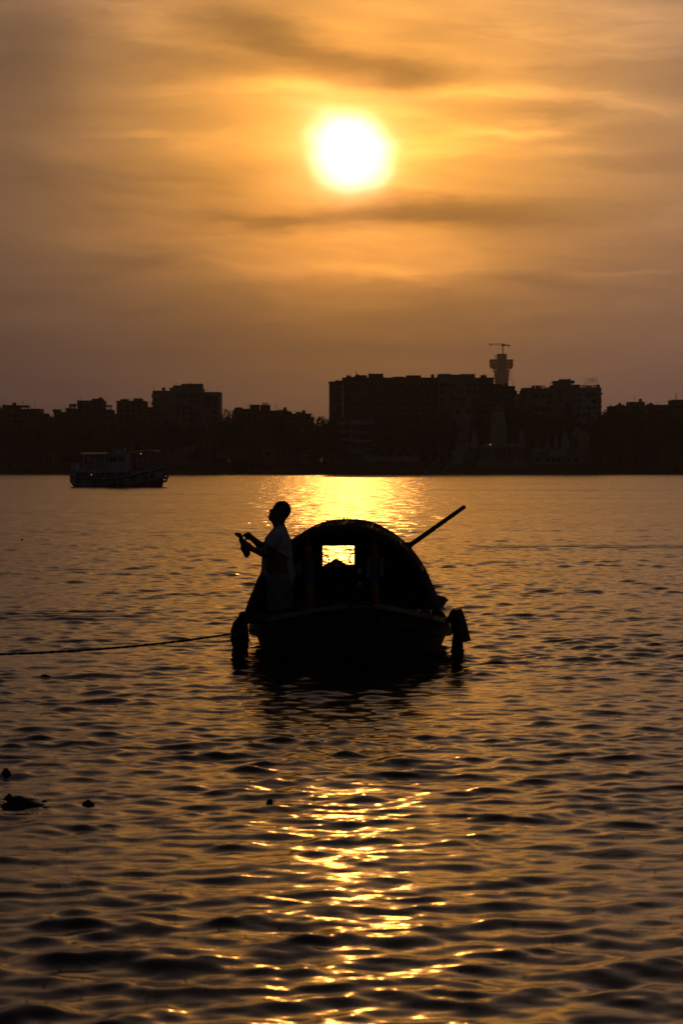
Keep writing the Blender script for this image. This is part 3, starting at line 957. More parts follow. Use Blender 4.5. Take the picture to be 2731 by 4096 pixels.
shikhara('shrine_tower', 'dim grey pointed shrine, leftmost of the four low spires', BY + 12, 2188, 28, 5, 1760, 1794, M_conc, group='small shrine towers', ratha=False)
shikhara('shrine_tower', 'dim brown pointed shrine beside the blue one', BY + 15, 2222, 24, 5, 1748, 1794, M_temple, group='small shrine towers', ratha=False)
shikhara('shrine_tower', 'blue grey tiered shrine, brightest of the four low spires', BY + 11, 2259, 44, 7, 1731, 1794, M_blue, group='small shrine towers')
shikhara('shrine_tower', 'dark red brown pointed shrine left of the gabled hall', BY + 14, 2303, 24, 6, 1744, 1794, M_conc_d, group='small shrine towers', ratha=False)
pv = building('shrine_terrace', 'long terrace wall under the four low spires', 8, [('wall', 2128, 2320, 1797, 0.4, 8, M_conc), ('parapet', 2194, 2266, 1800, 0, 0.36, M_white, 1823), ('parapet', 2138, 2176, 1794, 0.02, 0.34, M_white, 1811)], M_conc, [(2140, 2310, 1830, 1850, 8, 1, 1.2, 1.0, 0.4)], cat='terrace', group=None)
MB().box(XW(1911, BY + 6), XW(2110, BY + 6), BY + 6, BY + 6.8, 0.6, ZW(1838, BY + 6)).build('retaining_wall', M_conc, tp)

stt = thing('statue', P(1850, 1800, BY + 16), 'tall dim statue of a robed standing figure on a pedestal', 'statue')
YT = BY + 16
MB().box(XW(1818, YT), XW(1876, YT), YT - 2, YT + 2, LAND_Z - 0.4, ZW(1772, YT)).build('pedestal', M_conc, stt)
s0 = MB().lathe(XW(1850, YT), YT, [(1.75, ZW(1772, YT)), (1.7, ZW(1750, YT)), (1.45, ZW(1720, YT)), (1.15, ZW(1700, YT)), (1.3, ZW(1680, YT)), (1.45, ZW(1670, YT)), (0.9, ZW(1664, YT)), (0.42, ZW(1661, YT)), (0.40, ZW(1658, YT)), (0.62, ZW(1653, YT)), (0.66, ZW(1648, YT)), (0.45, ZW(1643, YT)), (0.1, ZW(1641, YT))], 16, ay=0.6)
for s_ in (-1, 1):
    s0.tube([P(1850 + s_ * 19, 1669, YT), P(1850 + s_ * 23, 1688, YT) + Vector((0, -0.2, 0)), P(1850 + s_ * 22, 1704, YT) + Vector((0, -0.7, 0)), P(1850 + s_ * 18, 1709, YT) + Vector((0, -0.9, 0))], [0.42, 0.36, 0.28, 0.2], 8)
s0.build('figure', M_conc, stt, smooth=True)

gh = thing('ghat_steps', P(1766, 1895, BY + 1), 'broad flight of bathing steps with sloping side walls', 'steps')
for i in range(12):
    f0 = i / 12
    MB().box(XW(1742 - i * 1.2, BY + 2), XW(1806, BY + 2), BY + 0.5 + i * 0.9, BY + 2.2 + i * 0.9, -0.4 + i * 0.25, 0.05 + i * 0.25).build('step', M_conc, gh)
for px0, px1 in ((1720, 1732), (1790, 1808)):
    a, b = P(px0 - 24, 1892, BY + 0.5), P(px1 + 20, 1840, BY + 11)
    MB().bar(a, b, 0.5, 0.5).build('side_wall', M_pale, gh)
building('retaining_wall', 'dark stained river wall below the arcade', 6, [('wall', 1330, 1725, 1850, 0, 1.0, M_conc_d)], M_conc_d, cat='wall', group=None)
building('boundary_wall', 'dim plastered wall behind the ferry bow', 8, [('wall', 640, 780, 1790, 0, 0.6, M_conc), ('gate_pier', 640, 650, 1780, -0.3, 1.1, M_conc), ('gate_pier', 772, 782, 1780, -0.3, 1.1, M_conc)], M_conc, cat='wall', group=None)
building('house', 'dim single storey house among trees below the palm', 12, [('wall', 1050, 1250, 1800, 0, 8, M_conc)], M_conc, [(1060, 1240, 1806, 1830, 6, 1, 1.4, 1.3, 0)])


# ---------------------------------------------------------------- trees
def crown_mesh(seed, nclump, leaves, rx, rz, z0, size, squash=1.0):
    r = random.Random(seed)
    v, f = [], []
    cl = []
    for i in range(nclump):
        a, e = r.uniform(0, 2 * PI), math.asin(r.uniform(-0.55, 1))
        k = r.uniform(0.35, 0.95)
        cl.append((rx * k * math.cos(a) * math.cos(e), rx * k * math.sin(a) * math.cos(e) * squash, z0 + rz * (0.95 + k * math.sin(e)), r.uniform(0.24, 0.46) * rx))
    for (cx, cy, cz, cr) in cl:
        for j in range(leaves):
            a, e, k = r.uniform(0, 2 * PI), math.asin(r.uniform(-1, 1)), r.uniform(0.3, 1) ** 0.5
            k *= r.choice((1, 1, 1, 1.18))
            p = Vector((cx + cr * k * math.cos(a) * math.cos(e), cy + cr * k * math.sin(a) * math.cos(e), cz + cr * 0.8 * k * math.sin(e)))
            d1 = Vector((r.gauss(0, 1), r.gauss(0, 1), r.gauss(0, 0.7))).normalized()
            d2 = d1.orthogonal().normalized()
            s = size * r.uniform(0.6, 1.3)
            o = len(v)
            v += [tuple(p - d1 * s), tuple(p + d2 * s * 0.5), tuple(p + d1 * s), tuple(p - d2 * s * 0.5)]
            f.append((o, o + 1, o + 2, o + 3))
    return v, f, cl


TREES = []
for i in range(6):
    v, f, cl = crown_mesh(40 + i, 26 + 3 * i, 62, 5.0, 4.4 + 0.4 * i, 1.1, 0.34)
    me = bpy.data.meshes.new('crown')
    me.from_pydata(v, [], f)
    me.materials.append(M_leaf if i % 2 else M_leaf2)
    tb = MB()
    tb.tube([(0, 0, -0.4), (0.1, 0, 1.5), (-0.1, 0.1, 3.6), (0.1, 0, 6.0)], [0.55, 0.42, 0.33, 0.16], 8)
    for (cx, cy, cz, cr) in cl[::4]:
        tb.tube([(0, 0, 2.4 + 0.1 * cr), (cx * 0.5, cy * 0.5, (cz + 2.6) / 2 + 0.4), (cx * 0.9, cy * 0.9, cz)], [0.2, 0.13, 0.05], 5)
    ob = tb.build('trunk', M_bark, smooth=True)
    TREES.append((me, ob.data))
    bpy.data.objects.remove(ob)


def tree(kind, px, dist, top, wide, label, base=None, group='trees along the far bank'):
    """top row and crown width in photo pixels at that distance behind the water's edge"""
    Y = BY + dist
    zt = ZW(top, Y)
    zb = min(LAND_Z, max(0.4, (dist - 0.5) * 0.18)) - 0.2
    sx = (wide / FPX * Y) / 11.0
    hz_ = max(v.co.z for v in TREES[kind][0].vertices)
    sz = (zt - zb) / hz_ * 1.06
    ro = thing('tree', (XW(px, Y), Y, zb), label, 'tree', group)
    for nm, me in zip(('crown', 'trunk'), TREES[kind]):
        o = bpy.data.objects.new(nm, me)
        COL.objects.link(o)
        o.parent = ro
        o.scale = (sx, sx, sz)
        o.rotation_euler = (0, 0, rd.uniform(0, 6.28))
    return ro


TL = [  # px, distance, top row, width, label
    (20, 22, 1676, 130, 'broad tree at the left edge below the first roofs'), (95, 14, 1690, 120, 'rounded tree below the house with the flag'),
    (170, 18, 1680, 110, 'tree below the stepped low house, far left'), (206, 12, 1672, 70, 'narrow tree filling the gap between stepped house and rod roof'),
    (262, 16, 1690, 120, 'tree below the roof rods'), (345, 10, 1698, 130, 'dark tree behind the stern of the ferry'),
    (430, 9, 1690, 140, 'wide tree above the ferry wheelhouse'), (455, 30, 1668, 50, 'small treetop between the fourth block and the square block'),
    (520, 12, 1686, 130, 'tree below the square block'), (600, 15, 1676, 130, 'tree below the left end of the balcony block'),
    (690, 9, 1690, 150, 'broad tree below the middle of the balcony block'), (780, 12, 1672, 130, 'tree at the foot of the balcony block'),
    (860, 9, 1660, 120, 'tall tree right under the right wing of the balcony block'), (903, 22, 1642, 120, 'treetop rising beside the right wing of the balcony block'),
    (960, 8, 1668, 130, 'tree below the two roof boxes'), (1040, 10, 1660, 120, 'dense tree left of the palm'), (1118, 9, 1664, 100, 'dense tree below the palm crown'),
    (1190, 7, 1676, 130, 'tree below the low flat house'), (1262, 12, 1670, 120, 'rounded treetop left of the widest block'), (1300, 16, 1671, 120, 'treetop touching the widest block'),
    (1335, 6, 1700, 120, 'dark tree left of the pale four storey house'), (1420, 4, 1815, 80, 'low bush in front of the pale four storey house'),
    (1530, 11, 1690, 130, 'large tree right of the pale four storey house'), (1600, 14, 1652, 150, 'largest tree crown behind the arcade'), (1690, 12, 1640, 150, 'tall tree crown behind the right end of the arcade'),
    (1765, 12, 1640, 120, 'tree left of the statue'), (1800, 22, 1650, 120, 'tree crown above the kiosk'), (1910, 26, 1640, 110, 'tree behind the left shrine tower'),
    (2060, 26, 1620, 120, 'tree close behind the temple tower on its right'), (2130, 22, 1620, 130, 'tree below the see-through house'), (2200, 20, 1630, 120, 'tree behind the leftmost low spire'),
    (2270, 24, 1625, 120, 'tree behind the blue shrine'), (2345, 24, 1664, 110, 'tree above the gabled hall'), (2400, 16, 1650, 120, 'tree at the foot of the sign block'),
    (2440, 20, 1630, 130, 'tree rising right of the sign block'), (2470, 9, 1650, 150, 'broad dark tree right of the gabled hall'), (2540, 12, 1640, 140, 'dark tree under the long row of roofs'),
    (2610, 10, 1640, 150, 'broad dark tree near the right edge'), (2680, 12, 1636, 140, 'second tree from the right edge'), (2740, 9, 1640, 140, 'tree cut by the right edge of the photo'),
    (2385, 4, 1790, 110, 'low dark tree on the bank right of the shrine terrace'), (2480, 3.5, 1760, 150, 'overhanging bank tree right of the shrine terrace'), (2590, 3.5, 1765, 150, 'overhanging bank tree, second from the right edge'), (2700, 3.5, 1760, 150, 'overhanging bank tree at the right edge'),
    (40, 3.5, 1775, 150, 'bank tree at the water in the left corner of the far shore'), (160, 3.5, 1780, 150, 'bank tree at the water below the stepped house'), (270, 3.5, 1775, 150, 'bank tree at the water left of the ferry'),
    (380, 3.5, 1770, 150, 'bank tree hidden partly by the ferry awning'), (500, 3.5, 1780, 150, 'bank tree behind the ferry canopy'), (610, 4, 1775, 130, 'bank tree right behind the ferry bow'),
    (820, 4, 1790, 150, 'bank tree right of the dim plastered wall'), (930, 4, 1785, 150, 'bank tree below the two roof boxes'), (1010, 4, 1800, 110, 'low bank tree left of the single storey house'), (1290, 4, 1790, 120, 'bank tree left of the river wall'),
]
TL += [(892, 48, 1646, 130, 'back row tree left of the treetop beside the balcony block'), (925, 52, 1648, 130, 'back row tree closing the gap right of the balcony block'), (1270, 50, 1674, 140, 'back row tree in the gap left of the widest block'),
       (1310, 44, 1676, 120, 'back row tree against the left end of the widest block'), (885, 16, 1690, 110, 'full tree at the foot of the gap right of the balcony block'), (925, 14, 1700, 110, 'full tree below the two roof boxes, left side'),
       (1265, 22, 1700, 120, 'full tree at the foot of the gap left of the widest block'), (205, 50, 1682, 110, 'back row tree behind the stepped low house'), (2412, 7, 1735, 120, 'full tree at the foot of the sign block on the right'), (455, 48, 1672, 110, 'back row tree behind the small roof shed'), (2425, 40, 1644, 120, 'back row tree right behind the sign block')]
for i, (px, di, tp_, wd, lb) in enumerate(TL):
    tree(i % 6, px, di, tp_, wd, lb)
pm = thing('palm_tree', (XW(1132, BY + 14), BY + 14, LAND_Z - 0.2), 'palm with a spiky crown against the sky, left of centre', 'palm')
YP = BY + 14
zc = ZW(1645, YP)
MB().tube([(XW(1132, YP), YP, LAND_Z - 0.3), (XW(1133, YP), YP, LAND_Z + 6), (XW(1131, YP), YP, zc)], [0.3, 0.22, 0.16], 8).build('trunk', M_bark, pm, smooth=True)
for k in range(15):
    a = 2 * PI * k / 15 + 0.2
    up = rd.uniform(0.1, 1.1)
    L = rd.uniform(1.7, 2.5)
    c = Vector((XW(1131, YP), YP, zc))
    pts = [c + Vector((math.cos(a) * L * t, math.sin(a) * L * t, L * (up * t - 0.9 * t * t))) for t in (0, 0.25, 0.5, 0.75, 1.0)]
    fr = MB()
    sd = Vector((-math.sin(a), math.cos(a), 0))
    for i in range(4):
        for s_ in (-1, 1):
            for q in range(2):
                p = pts[i].lerp(pts[i + 1], q / 2)
                p2 = pts[i].lerp(pts[i + 1], q / 2 + 0.3)
                tip = p2 + sd * s_ * 0.55 * (1 - i * 0.18) + Vector((0, 0, -0.18))
                fr.raw([p, p2, tip], [(0, 1, 2)])
    fr.tube(pts, [0.09, 0.08, 0.07, 0.05, 0.03], 4)
    fr.build('frond', M_leaf, pm)

# the wooded bank goes on beyond both edges of the photograph
for sgn in (-1, 1):
    rw = random.Random(70 + sgn)
    fw = MB()
    for i in range(46):
        x = sgn * (108 + i * 7.5 + rw.uniform(-3, 3))
        Yw = BY + rw.uniform(6, 26)
        hh, rr_w = rw.uniform(7, 14), rw.uniform(4, 7)
        fw.tube([(x, Yw, LAND_Z - 1.5), (x, Yw, LAND_Z + hh * .5)], [.4, .2], 6)
        for k in range(420):
            a, e = rw.uniform(0, 2 * PI), math.asin(rw.uniform(-1, 1))
            q = rw.uniform(.5, 1) ** .5 * (1 + .2 * math.sin(3 * a + i) * math.cos(4 * e))
            p = Vector((x + rr_w * q * math.cos(a) * math.cos(e), Yw + rr_w * q * math.sin(a) * math.cos(e), LAND_Z + hh * .52 + hh * .52 * q * math.sin(e)))
            d1 = Vector((rw.gauss(0, 1), rw.gauss(0, 1), rw.gauss(0, .7))).normalized()
            d2 = d1.orthogonal() * .55
            fw.raw([p - d1 * .6, p + d2 * .6, p + d1 * .6, p - d2 * .6], [(0, 1, 2, 3)])
    struct(fw.build('far_wood', M_leaf2), 'stuff', 'far wooded bank beyond the edge of the town')

# ---------------------------------------------------------------- ferry
M_fwhite = mat('ferry_white_paint', (0.44, 0.46, 0.56), 0.55, 0.35, var=0.15, scale=1.2)
M_fred = mat('ferry_red_boot', (0.32, 0.03, 0.03), 0.6, 0.3, var=0.2)
M_rub = mat('tyre_rubber', (0.02, 0.02, 0.02), 0.8, 0.3, var=0.2, scale=6)
M_awn = mat('ferry_tin_awning', (0.55, 0.42, 0.30), 0.45, 0.4, var=0.15, stretch=(6, 1, 1), scale=1.0)
FY = CAM_H * FPX / (1947 - HOR)
fx0 = XW(475, FY)
fr = thing('ferry', (fx0, FY, 0), 'two deck passenger ferry with red bottom and tyres on its side', 'ferry')


def fz(zy):
    return (622 - zy) / 115.4


def fxx(zx):
    return fx0 + (zx - 750) / 115.4 * 1.015


def interp(tab, x):
    for (a, va), (b, vb) in zip(tab, tab[1:]):
        if x <= b:
            return va + (vb - va) * max(0, (x - a)) / (b - a)
    return tab[-1][1]


SHEER = [(120, 1.19), (300, 0.90), (600, 0.70), (900, 1.00), (1100, 1.42), (1385, 2.0)]
BEAM = [(120, 1.0), (300, 1.5), (600, 1.7), (900, 1.65), (1150, 1.25), (1290, 0.7), (1385, 0.06)]
st = [120, 200, 300, 450, 600, 750, 900, 1020, 1150, 1240, 1310, 1360, 1385]


def hull_band(name, lo, hi, m, grow=0.0):
    mb = MB()
    for zx in st:
        sh, bw = interp(SHEER, zx), interp(BEAM, zx)
        if zx < 200:
            zlow = 0.55 * (200 - zx) / 80
        else:
            zlow = -0.35
        xo = fxx(zx)
        for side in (-1, 1):
            for fr_ in (lo, hi):
                z = fr_(zx, sh)
                z = max(z, zlow)
                flare = 0.72 + 0.28 * max(0, min(1, (z + 0.2) / (sh + 0.2)))
                rake = 0.0 if zx < 1290 else -(1 - max(0, z / max(sh, .1))) * (zx - 1290) / 95 * 0.45
                mb.v.append((xo + rake, FY + side * (bw * flare + grow), z))
    for i in range(len(st) - 1):
        a = i * 4
        mb.f += [(a, a + 4, a + 5, a + 1), (a + 2, a + 3, a + 7, a + 6), (a + 1, a + 5, a + 7, a + 3), (a, a + 2, a + 6, a + 4)]
    e = (len(st) - 1) * 4
    mb.f += [(0, 1, 3, 2), (e, e + 2, e + 3, e + 1)]
    return mb.build(name, m, fr, smooth=False)


BOOT = [(120, 0.15), (300, 0.10), (750, 0.18), (1000, 0.42), (1200, 0.72), (1385, 1.12)]
hull_band('bottom', lambda x, s: -0.35, lambda x, s: interp(BOOT, x), M_fred)
hull_band('hull', lambda x, s: interp(BOOT, x) + 0.003, lambda x, s: s, M_fwhite)
hull_band('rubbing_strake', lambda x, s: s - 0.02, lambda x, s: s + 0.16, M_rub, 0.07)
hull_band('bulwark', lambda x, s: s + 0.163, lambda x, s: s + (0.42 if x > 1000 else 0.22), M_fwhite)
# lower saloon with a row of windows
MB().box(fxx(190), fxx(1005), FY - 1.32, FY + 1.32, 0.8, 1.72).build('lower_saloon', M_fwhite, fr)
MB().box(fxx(165), fxx(1030), FY - 1.55, FY + 1.55, 1.725, 1.82).build('upper_deck', M_fwhite, fr)
MB().box(fxx(135), fxx(186), FY - 0.9, FY + 0.9, 1.1, 2.70).build('stern_locker', M_fwhite, fr)
for i in range(18):
    zx = 235 + i * 43
    if zx > 960:
        break
    o = MB().box(fxx(zx) - 0.13, fxx(zx) + 0.13, FY - 1.36, FY - 1.325, 1.02, 1.62).build('window', M_pane, fr)
# wheelhouse
wh = MB().box(fxx(622), fxx(872), FY - 1.0, FY + 1.0, 1.825, 3.72).build('wheelhouse', M_fwhite, fr)
MB().box(fxx(612), fxx(884), FY - 1.15, FY + 1.15, 3.724, 3.84).build('wheelhouse_roof', M_fwhite, fr)
for zx, w in ((640, 18), (675, 22), (697, 17), (722, 22), (748, 18), (796, 26), (832, 26), (860, 16)):
    MB().box(fxx(zx) - w / 231, fxx(zx) + w / 231, FY - 1.04, FY - 1.004, fz(288), fz(228)).build('window', M_pane, fr)
MB().box(fxx(700), fxx(770), FY - 0.5, FY + 0.4, 3.845, fz(130)).build('roof_locker', M_fwhite, fr)
MB().lathe(fxx(835), FY, [(0.16, 3.845), (0.16, fz(105)), (0.12, fz(100))], 10).build('funnel', M_fwhite, fr)
# awnings
aw = MB()
for i in range(9):
    x0, x1 = fxx(272 + i * 38), fxx(272 + i * 38 + 37)
    aw.raw([(x0, FY - 1.5, 3.78), (x1, FY - 1.5, 3.78), (x1, FY, 3.98), (x0, FY, 3.98), (x1, FY + 1.5, 3.78), (x0, FY + 1.5, 3.78),
            (x0, FY - 1.5, 3.74), (x1, FY - 1.5, 3.74), (x1, FY, 3.94), (x0, FY, 3.94), (x1, FY + 1.5, 3.74), (x0, FY + 1.5, 3.74)],
           [(0, 1, 2, 3), (3, 2, 4, 5), (7, 6, 9, 8), (8, 9, 11, 10), (0, 6, 7, 1), (5, 4, 10, 11)])
aw.build('stern_awning', M_awn, fr)
cn = MB()
for i in range(10):
    f0, f1 = i / 10, (i + 1) / 10
    za, zb = 3.95 + 0.30 * math.sin(PI * f0 * 0.8), 3.95 + 0.30 * math.sin(PI * f1 * 0.8)
    x0, x1 = fxx(874 + 426 * f0), fxx(874 + 426 * f1)
    cn.raw([(x0, FY - 1.4, za - .08), (x1, FY - 1.4, zb - .08), (x1, FY + 1.4, zb - .08), (x0, FY + 1.4, za - .08), (x0, FY - 1.4, za), (x1, FY - 1.4, zb), (x1, FY + 1.4, zb), (x0, FY + 1.4, za)],
           [(3, 2, 1, 0), (4, 5, 6, 7), (0, 1, 5, 4), (2, 3, 7, 6)])
cn.build('bow_canopy', M_awn, fr)
for zx, zt in ((320, 3.74), (380, 3.74), (430, 3.74), (475, 3.74), (515, 3.74), (605, 3.74), (875, 3.86), (1035, 4.05), (1180, 4.1), (1290, 4.05)):
    for sd_ in (-1, 1):
        MB().bar((fxx(zx), FY + sd_ * 1.3, 1.7), (fxx(zx), FY + sd_ * 1.3, zt), 0.085).build('awning_post', M_fwhite, fr)
for z in (2.30, 2.70):
    MB().bar((fxx(187), FY - 1.45, z), (fxx(622), FY - 1.45, z), 0.045).build('handrail', M_fwhite, fr)
    MB().bar((fxx(880), FY - 1.4, z + .3), (fxx(1290), FY - 1.1, z + .4), 0.045).build('handrail', M_fwhite, fr)
for zx in range(210, 620, 50):
    MB().bar((fxx(zx), FY - 1.45, 1.8), (fxx(zx), FY - 1.45, 2.72), 0.04).build('stanchion', M_fwhite, fr)
for zx in (945, 990, 1080, 1130, 1230):
    MB().bar((fxx(zx), FY - 1.35, 1.6), (fxx(zx), FY - 1.35, 3.05), 0.04).build('stanchion', M_fwhite, fr)
MB().tube([(fxx(925), FY, 3.9), (fxx(925), FY, 5.4)], [0.06, 0.03], 6).build('mast', M_fwhite, fr)
MB().box(fxx(950), fxx(1020), FY - 0.3, FY + 0.3, 1.82, 2.9).build('red_locker', M_fred, fr)
MB().box(fxx(1050), fxx(1110), FY - 0.3, FY + 0.3, 1.6, 2.3).build('red_locker', M_fred, fr)
lp = MB().sphere((fxx(1083), FY - 1.2, fz(182)), 0.06, 8, 6).build('lamp', M_lamp, fr)
lp2 = MB().sphere((fxx(432), FY - 1.62, fz(461)), 0.05, 8, 6).build('lamp', M_lamp, fr)
ty = None
for zx, zy, R in ((250, 540, .30), (455, 560, .36), (560, 540, .30), (735, 560, .36), (835, 540, .30), (1005, 500, .36), (1150, 498, .30), (1235, 480, .30)):
    bw = interp(BEAM, zx)
    MB().torus((fxx(zx), FY - bw - 0.10, fz(zy)), R * 0.72, R * 0.30, 'y', 18, 8).build('tyre', M_rub, fr, smooth=True)
MB().torus((fxx(1388), FY - 0.1, fz(480)), 0.26, 0.12, 'y', 16, 8).build('tyre', M_rub, fr, smooth=True)
MB().torus((fxx(1372), FY - 0.12, fz(525)), 0.24, 0.12, 'y', 16, 8).build('tyre', M_rub, fr, smooth=True)
fr.rotation_euler = (0, 0, math.radians(-9))

# ---------------------------------------------------------------- moored country boat
M_wood = mat('tarred_planks', (0.055, 0.032, 0.022), 0.6, 0.35, var=0.35, scale=4, stretch=(1, 6, 1), bump=0.004)
M_rail = mat('worn_gunwale_wood', (0.32, 0.20, 0.11), 0.28, 0.9, var=0.3, scale=5, stretch=(1, 5, 1), bump=0.003)
M_hood = mat('bamboo_mat', (0.07, 0.062, 0.04), 0.75, 0.25, var=0.35, scale=12, stretch=(1, 0.2, 1), bump=0.004)
M_bamboo = mat('bamboo_pole', (0.12, 0.08, 0.05), 0.55, 0.4, var=0.25, scale=6)
M_rope = mat('wet_rope', (0.06, 0.05, 0.04), 0.85, 0.2, var=0.35, scale=25, bump=0.003)
M_green = mat('green_cloth', (0.05, 0.17, 0.08), 0.8, 0.2)
M_redc = mat('red_cloth', (0.42, 0.06, 0.03), 0.8, 0.2)
M_bluec = mat('blue_cloth', (0.06, 0.13, 0.30), 0.8, 0.2)
M_orange = mat('orange_cloth', (0.36, 0.17, 0.04), 0.8, 0.2)
M_whitec = mat('white_cloth', (0.62, 0.64, 0.68), 0.8, 0.2)
M_plast = mat('pale_plastic_sheet', (0.42, 0.47, 0.52), 0.35, 0.4, var=0.2)

HF, HB_ = 33.1, 36.8            # hood front and back
boat = thing('country_boat', (0.10, 35.0, 0.0), 'moored wooden country boat with arched mat hood and raised bow', 'boat')
# hull stations: (y, centre x, half beam at gunwale, gunwale z, half beam at waterline, keel z)
STN = [(30.45, .245, .17, .80, .02, .45), (30.8, .225, .42, .74, .16, .05), (31.2, .20, .70, .66, .44, -.18), (31.8, .17, 1.03, .56, .80, -.28), (32.4, .145, 1.22, .485, 1.02, -.32),
       (33.2, .13, 1.36, .445, 1.20, -.34), (34.4, .11, 1.40, .43, 1.25, -.35), (35.8, .10, 1.36, .44, 1.18, -.34), (37.2, .10, 1.20, .50, .95, -.30), (38.4, .10, .92, .62, .60, -.20), (39.3, .10, .55, .80, .22, .05), (39.8, .10, .20, .95, .02, .5)]
hm = MB()
NS = 9
for (y, cx, bg_, zg, bw, kz) in STN:
    ring = []
    for k in range(NS):
        f = k / (NS - 1)             # gunwale -> keel
        if f < 0.55:
            q = f / 0.55
            half = bg_ + (bw - bg_) * q ** 1.2
            z = zg + (min(0.02, zg) - zg) * q if kz < 0 else zg + (kz - zg) * q * 0.6
        else:
            q = (f - 0.55) / 0.45
            half = bw * math.sqrt(max(0, 1 - q * q))
            z0 = min(0.02, zg) if kz < 0 else zg + (kz - zg) * 0.6
            z = z0 + (kz - z0) * q
        ring.append((half, z))
    pts = [(cx - h, y, z) for h, z in ring] + [(cx + h, y, z) for h, z in ring[::-1][1:]]
    hm.v += pts
n = 2 * NS - 1
for i in range(len(STN) - 1):
    for k in range(n - 1):
        a = i * n + k
        hm.f.append((a, a + 1, a + n + 1, a + n))
hm.f.append(tuple(range(n))[::-1])
hm.f.append(tuple((len(STN) - 1) * n + k for k in range(n)))
hm.build('hull', M_wood, boat, smooth=True)


def stn(y):
    for a, b in zip(STN, STN[1:]):
        if a[0] <= y <= b[0]:
            f = (y - a[0]) / (b[0] - a[0])
            return [u + (v - u) * f for u, v in zip(a, b)]
    return STN[0] if y < STN[0][0] else STN[-1]


for sd_ in (-1, 1):
    ys_ = [30.5 + i * (39.7 - 30.5) / 30 for i in range(31)]
    gw = MB()
    for y in ys_:
        _, cx, b_, zg, _, _ = stn(y)
        x = cx + sd_ * b_
        for dx_, dz_ in ((-.045, -.015), (.05, -.015), (.05, .045), (-.045, .045)):
            gw.v.append((x + dx_, y, zg + dz_))
    for i in range(30):
        for k in range(4):
            a, b = i * 4 + k, i * 4 + (k + 1) % 4
            gw.f.append((a, b, b + 4, a + 4))
    gw.f += [(3, 2, 1, 0), (120, 121, 122, 123)]
    gw.build('gunwale', M_rail, boat)
    rb = MB()
    for y in ys_:
        _, cx, b_, zg, bw, _ = stn(y)
        x = cx + sd_ * (b_ * 0.86 + bw * 0.14)
        for dx_, dz_ in ((-.03, -.19), (.035, -.19), (.035, -.12), (-.03, -.12)):
            rb.v.append((x + sd_ * 0.02 + dx_, y, zg + dz_))
    for i in range(30):
        for k in range(4):
            a, b = i * 4 + k, i * 4 + (k + 1) % 4
            rb.f.append((a, b, b + 4, a + 4))
    rb.build('rubbing_strake', M_wood, boat)
# blunt stem block at the bow
MB().box(.245 - .13, .245 + .13, 30.40, 30.60, .60, .812).build('stem_head', M_wood, boat, bevel=0.03)
MB().tube([(.245, 30.42, .60), (.23, 30.62, .34), (.21, 30.95, .05), (.20, 31.2, -.15)], [.06, .055, .05, .04], 8).build('stem_post', M_wood, boat, smooth=True)
# deck planks, fore and aft
for i in range(12):
    y0 = 30.75 + i * 0.235
    _, cx, b_, zg, _, _ = stn(y0 + .1)
    dz_ = zg - 0.20 - (0.24 if y0 > 31.6 else 0.03)
    MB().box(cx - b_ + .06, cx + b_ - .06, y0, y0 + .225, dz_, dz_ + .035).build('deck_plank', M_wood, boat)
for i in range(12):
    y0 = 36.85 + i * 0.235
    _, cx, b_, zg, _, _ = stn(min(y0 + .1, 39.7))
    MB().box(cx - b_ + .06, cx + b_ - .06, y0, y0 + .225, zg - .10, zg - .065).build('deck_plank', M_wood, boat)
MB().box(-1.1, 1.3, HF - .02, HB_ + .02, .10, .14).build('cabin_floor', M_wood, boat)

# ---- hood
CX0, CX1 = 0.012, 0.095      # centre at front / back
_tab = [(0, 1.734), (.335, 1.700), (.655, 1.547), (.86, 1.39), (1.0, 1.22), (1.10, 1.06), (1.185, .86), (1.25, .70), (1.31, .52)]
_full = [(-x, z) for x, z in _tab[:0:-1]] + _tab
_dense = []
for i in range(len(_full) - 1):
    p = [np.array(_full[max(0, min(len(_full) - 1, i + k))]) for k in (-1, 0, 1, 2)]
    for j in range(8):
        t = j / 8
        _dense.append(0.5 * (2 * p[1] + (p[2] - p[0]) * t + (2 * p[0] - 5 * p[1] + 4 * p[2] - p[3]) * t * t + (3 * p[1] - p[0] - 3 * p[2] + p[3]) * t ** 3))
_dense.append(np.array(_full[-1]))
_dense = np.array(_dense)
_len = np.concatenate([[0], np.cumsum(np.hypot(*np.diff(_dense, axis=0).T))])
_len /= _len[-1]


def arch(y, a, inset=0.0):
    """a from 0 (left foot) to 1 (right foot)"""
    f = min(1, max(0, (y - HF) / (HB_ - HF)))
    x = float(np.interp(a, _len, _dense[:, 0]))
    z = float(np.interp(a, _len, _dense[:, 1]))
    cx = CX0 + (CX1 - CX0) * f
    low = (1.734 - z) / 1.2
    x = cx + x * (1 + .05 * f * low) * (1 - inset / 1.31)
    z = .50 + (z - .50) * (1 - inset / 1.234) - .05 * f * low
    return (x, y, z)


NA = 44
hd = MB()
ysh = [HF + (HB_ - HF) * i / 14 for i in range(15)]
rndh = random.Random(8)
for inset in (0.0, 0.045):
    for y in ysh:
        for k in range(NA + 1):
            p = arch(y, k / NA, inset)
            wob = (0.011 * math.sin(y * 3.7 + k * .55) + 0.006 * math.sin(k * 1.7 + y * 11)) if inset == 0 else 0
            hd.v.append((p[0] * 1.0 + wob, p[1], p[2] + wob))
m1 = NA + 1
L_ = len(ysh) * m1
for i in range(len(ysh) - 1):
    for k in range(NA):
        a = i * m1 + k
        hd.f.append((a, a + 1, a + m1 + 1, a + m1))
        hd.f.append((L_ + a, L_ + a + m1, L_ + a + m1 + 1, L_ + a + 1))
for k in range(NA):
    hd.f.append((k, L_ + k, L_ + k + 1, k + 1))
    b_ = (len(ysh) - 1) * m1
    hd.f.append((b_ + k, b_ + k + 1, L_ + b_ + k + 1, L_ + b_ + k))
